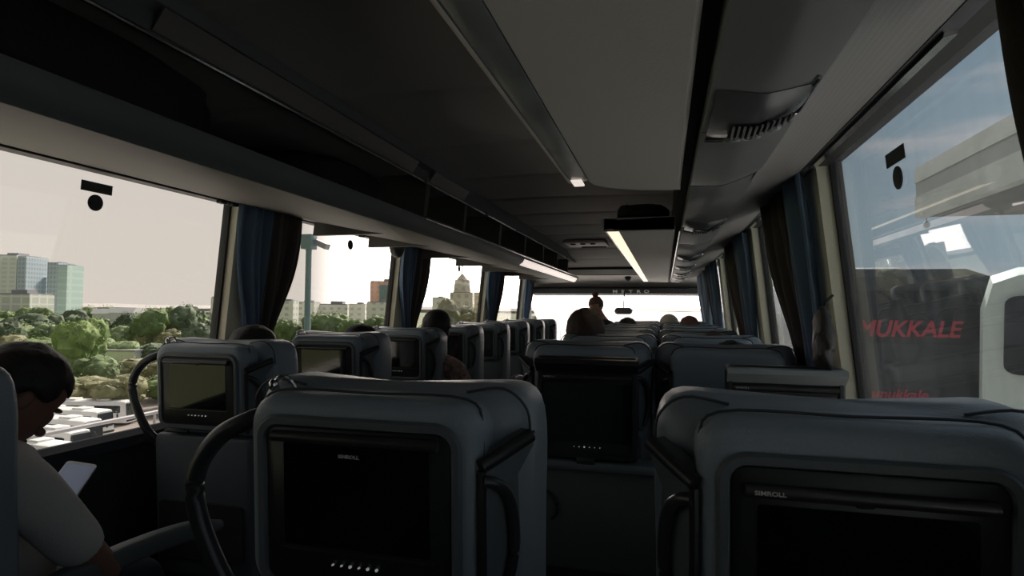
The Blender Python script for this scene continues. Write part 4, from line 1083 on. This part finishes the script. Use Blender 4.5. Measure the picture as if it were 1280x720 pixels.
tree(40, 392, 170, 60, 'C', 'dark tree at the foot of the glass towers')
tree(5, 398, 130, 60, 'C', 'blue green dark tree at the far left edge of the wood')
rows = [(250, 388, 30, 'AC'), (200, 396, 40, 'ACB'), (155, 408, 46, 'ADC'), (125, 425, 56, 'DAC'), (105, 445, 64, 'ADA'), (92, 468, 74, 'DAD')]
for d, py, wp, kinds in rows:
    px = -20 + rnd.uniform(0, 20)
    while px < 330:
        if not (d < 110 and 80 < px < 118 and py < 450):
            k = kinds[rnd.randrange(len(kinds))]
            tree(px, py + rnd.uniform(-5, 6), d + rnd.uniform(-6, 6), wp * rnd.uniform(.85, 1.2), k,
                 {'A': 'mid green tree in the wood below the nearest left window', 'B': 'light green tree in the wood below the nearest left window', 'C': 'dark green tree in the wood below the nearest left window', 'D': 'olive tree in the wood below the nearest left window'}[k],
                 {'A': 'mid green trees of the wood', 'B': 'light green trees of the wood', 'C': 'dark green trees of the wood', 'D': 'olive trees of the wood'}[k])
        px += wp * rnd.uniform(.55, .8)
for px, pyt, w in ((346, 400, 22), (362, 398, 20), (400, 391, 26), (418, 392, 24), (437, 396, 18), (452, 400, 16), (478, 394, 24), (494, 396, 16)):
    tree(px, pyt + 2, 190 + rnd.uniform(-20, 20), w * 1.9, 'A', 'green tree before the apartment blocks in the second left window', 'trees before the apartment blocks')
for px, pyt, w in ((560, 380, 30), (582, 383, 34), (600, 390, 26)):
    tree(px, pyt, 150 + rnd.uniform(-20, 20), w * 1.5, 'D', 'olive tree at the foot of the stone tower in the third left window', 'trees at the foot of the stone tower')

# ------------------------------------------------------------------ sky and sun
W = bpy.data.worlds.new('sky'); S.world = W; W.use_nodes = True; nt = W.node_tree; nt.nodes.clear()
out = nt.nodes.new('ShaderNodeOutputWorld'); bg = nt.nodes.new('ShaderNodeBackground'); nt.links.new(bg.outputs[0], out.inputs[0])
tc = nt.nodes.new('ShaderNodeTexCoord'); sep = nt.nodes.new('ShaderNodeSeparateXYZ'); nt.links.new(tc.outputs['Generated'], sep.inputs[0])
def N(op, a, b=None, c=None):
    n = nt.nodes.new('ShaderNodeMath'); n.operation = op
    for i, v in enumerate((a, b, c)):
        if v is None: continue
        if isinstance(v, (int, float)): n.inputs[i].default_value = v
        else: nt.links.new(v, n.inputs[i])
    return n.outputs[0]
def MR(v, a, b, c=0, d=1):
    n = nt.nodes.new('ShaderNodeMapRange'); n.interpolation_type = 'SMOOTHSTEP'; nt.links.new(v, n.inputs['Value'])
    for k, x in zip(('From Min', 'From Max', 'To Min', 'To Max'), (a, b, c, d)): n.inputs[k].default_value = x
    return n.outputs['Result']
def MIX(f, a, b):
    n = nt.nodes.new('ShaderNodeMix'); n.data_type = 'RGBA'
    for i, v in ((0, f), (6, a), (7, b)):
        if isinstance(v, tuple): n.inputs[i].default_value = v
        else: nt.links.new(v, n.inputs[i])
    return n.outputs[2]
az = N('ARCTAN2', sep.outputs[0], sep.outputs[1])       # 0 ahead, + right
# hazy warm overcast left, blue right
side = MR(az, .0, .25)
mp = nt.nodes.new('ShaderNodeMapping'); mp.inputs['Scale'].default_value = (1, 1, 4.5); nt.links.new(tc.outputs['Generated'], mp.inputs['Vector'])
ns = nt.nodes.new('ShaderNodeTexNoise'); ns.inputs['Scale'].default_value = 3.2; ns.inputs['Detail'].default_value = 6; nt.links.new(mp.outputs['Vector'], ns.inputs['Vector'])
cl = MR(ns.outputs['Fac'], .48, .66)
leftc = MIX(MR(sep.outputs[2], 0, .35), (.86, .79, .73, 1), (.80, .77, .74, 1))
blue = MIX(MR(sep.outputs[2], 0, .6), (.48, .56, .60, 1), (.26, .36, .46, 1))
rightc = MIX(cl, blue, (.70, .66, .66, 1))
colr = MIX(side, leftc, rightc)
# bright haze ahead around the sun's side
e1 = N('ABSOLUTE', N('ADD', az, .17)); glow = MR(e1, .43, .21)
col = MIX(glow, colr, (8.0, 7.2, 6.9, 1))
back = MR(N('ABSOLUTE', az), 1.6, 2.4)
col = MIX(back, col, (.3, .31, .33, 1))
nt.links.new(col, bg.inputs['Color']); bg.inputs['Strength'].default_value = 1.0
sun = bpy.data.lights.new('sun', 'SUN'); sun.energy = 6.0; sun.angle = math.radians(3); sun.color = (1, .93, .85)
so = bpy.data.objects.new('sun', sun); C.objects.link(so)
so.rotation_euler = (Matrix.Rotation(math.radians(0), 4, 'Z') @ Matrix.Rotation(math.radians(-52), 4, 'X')).to_euler()
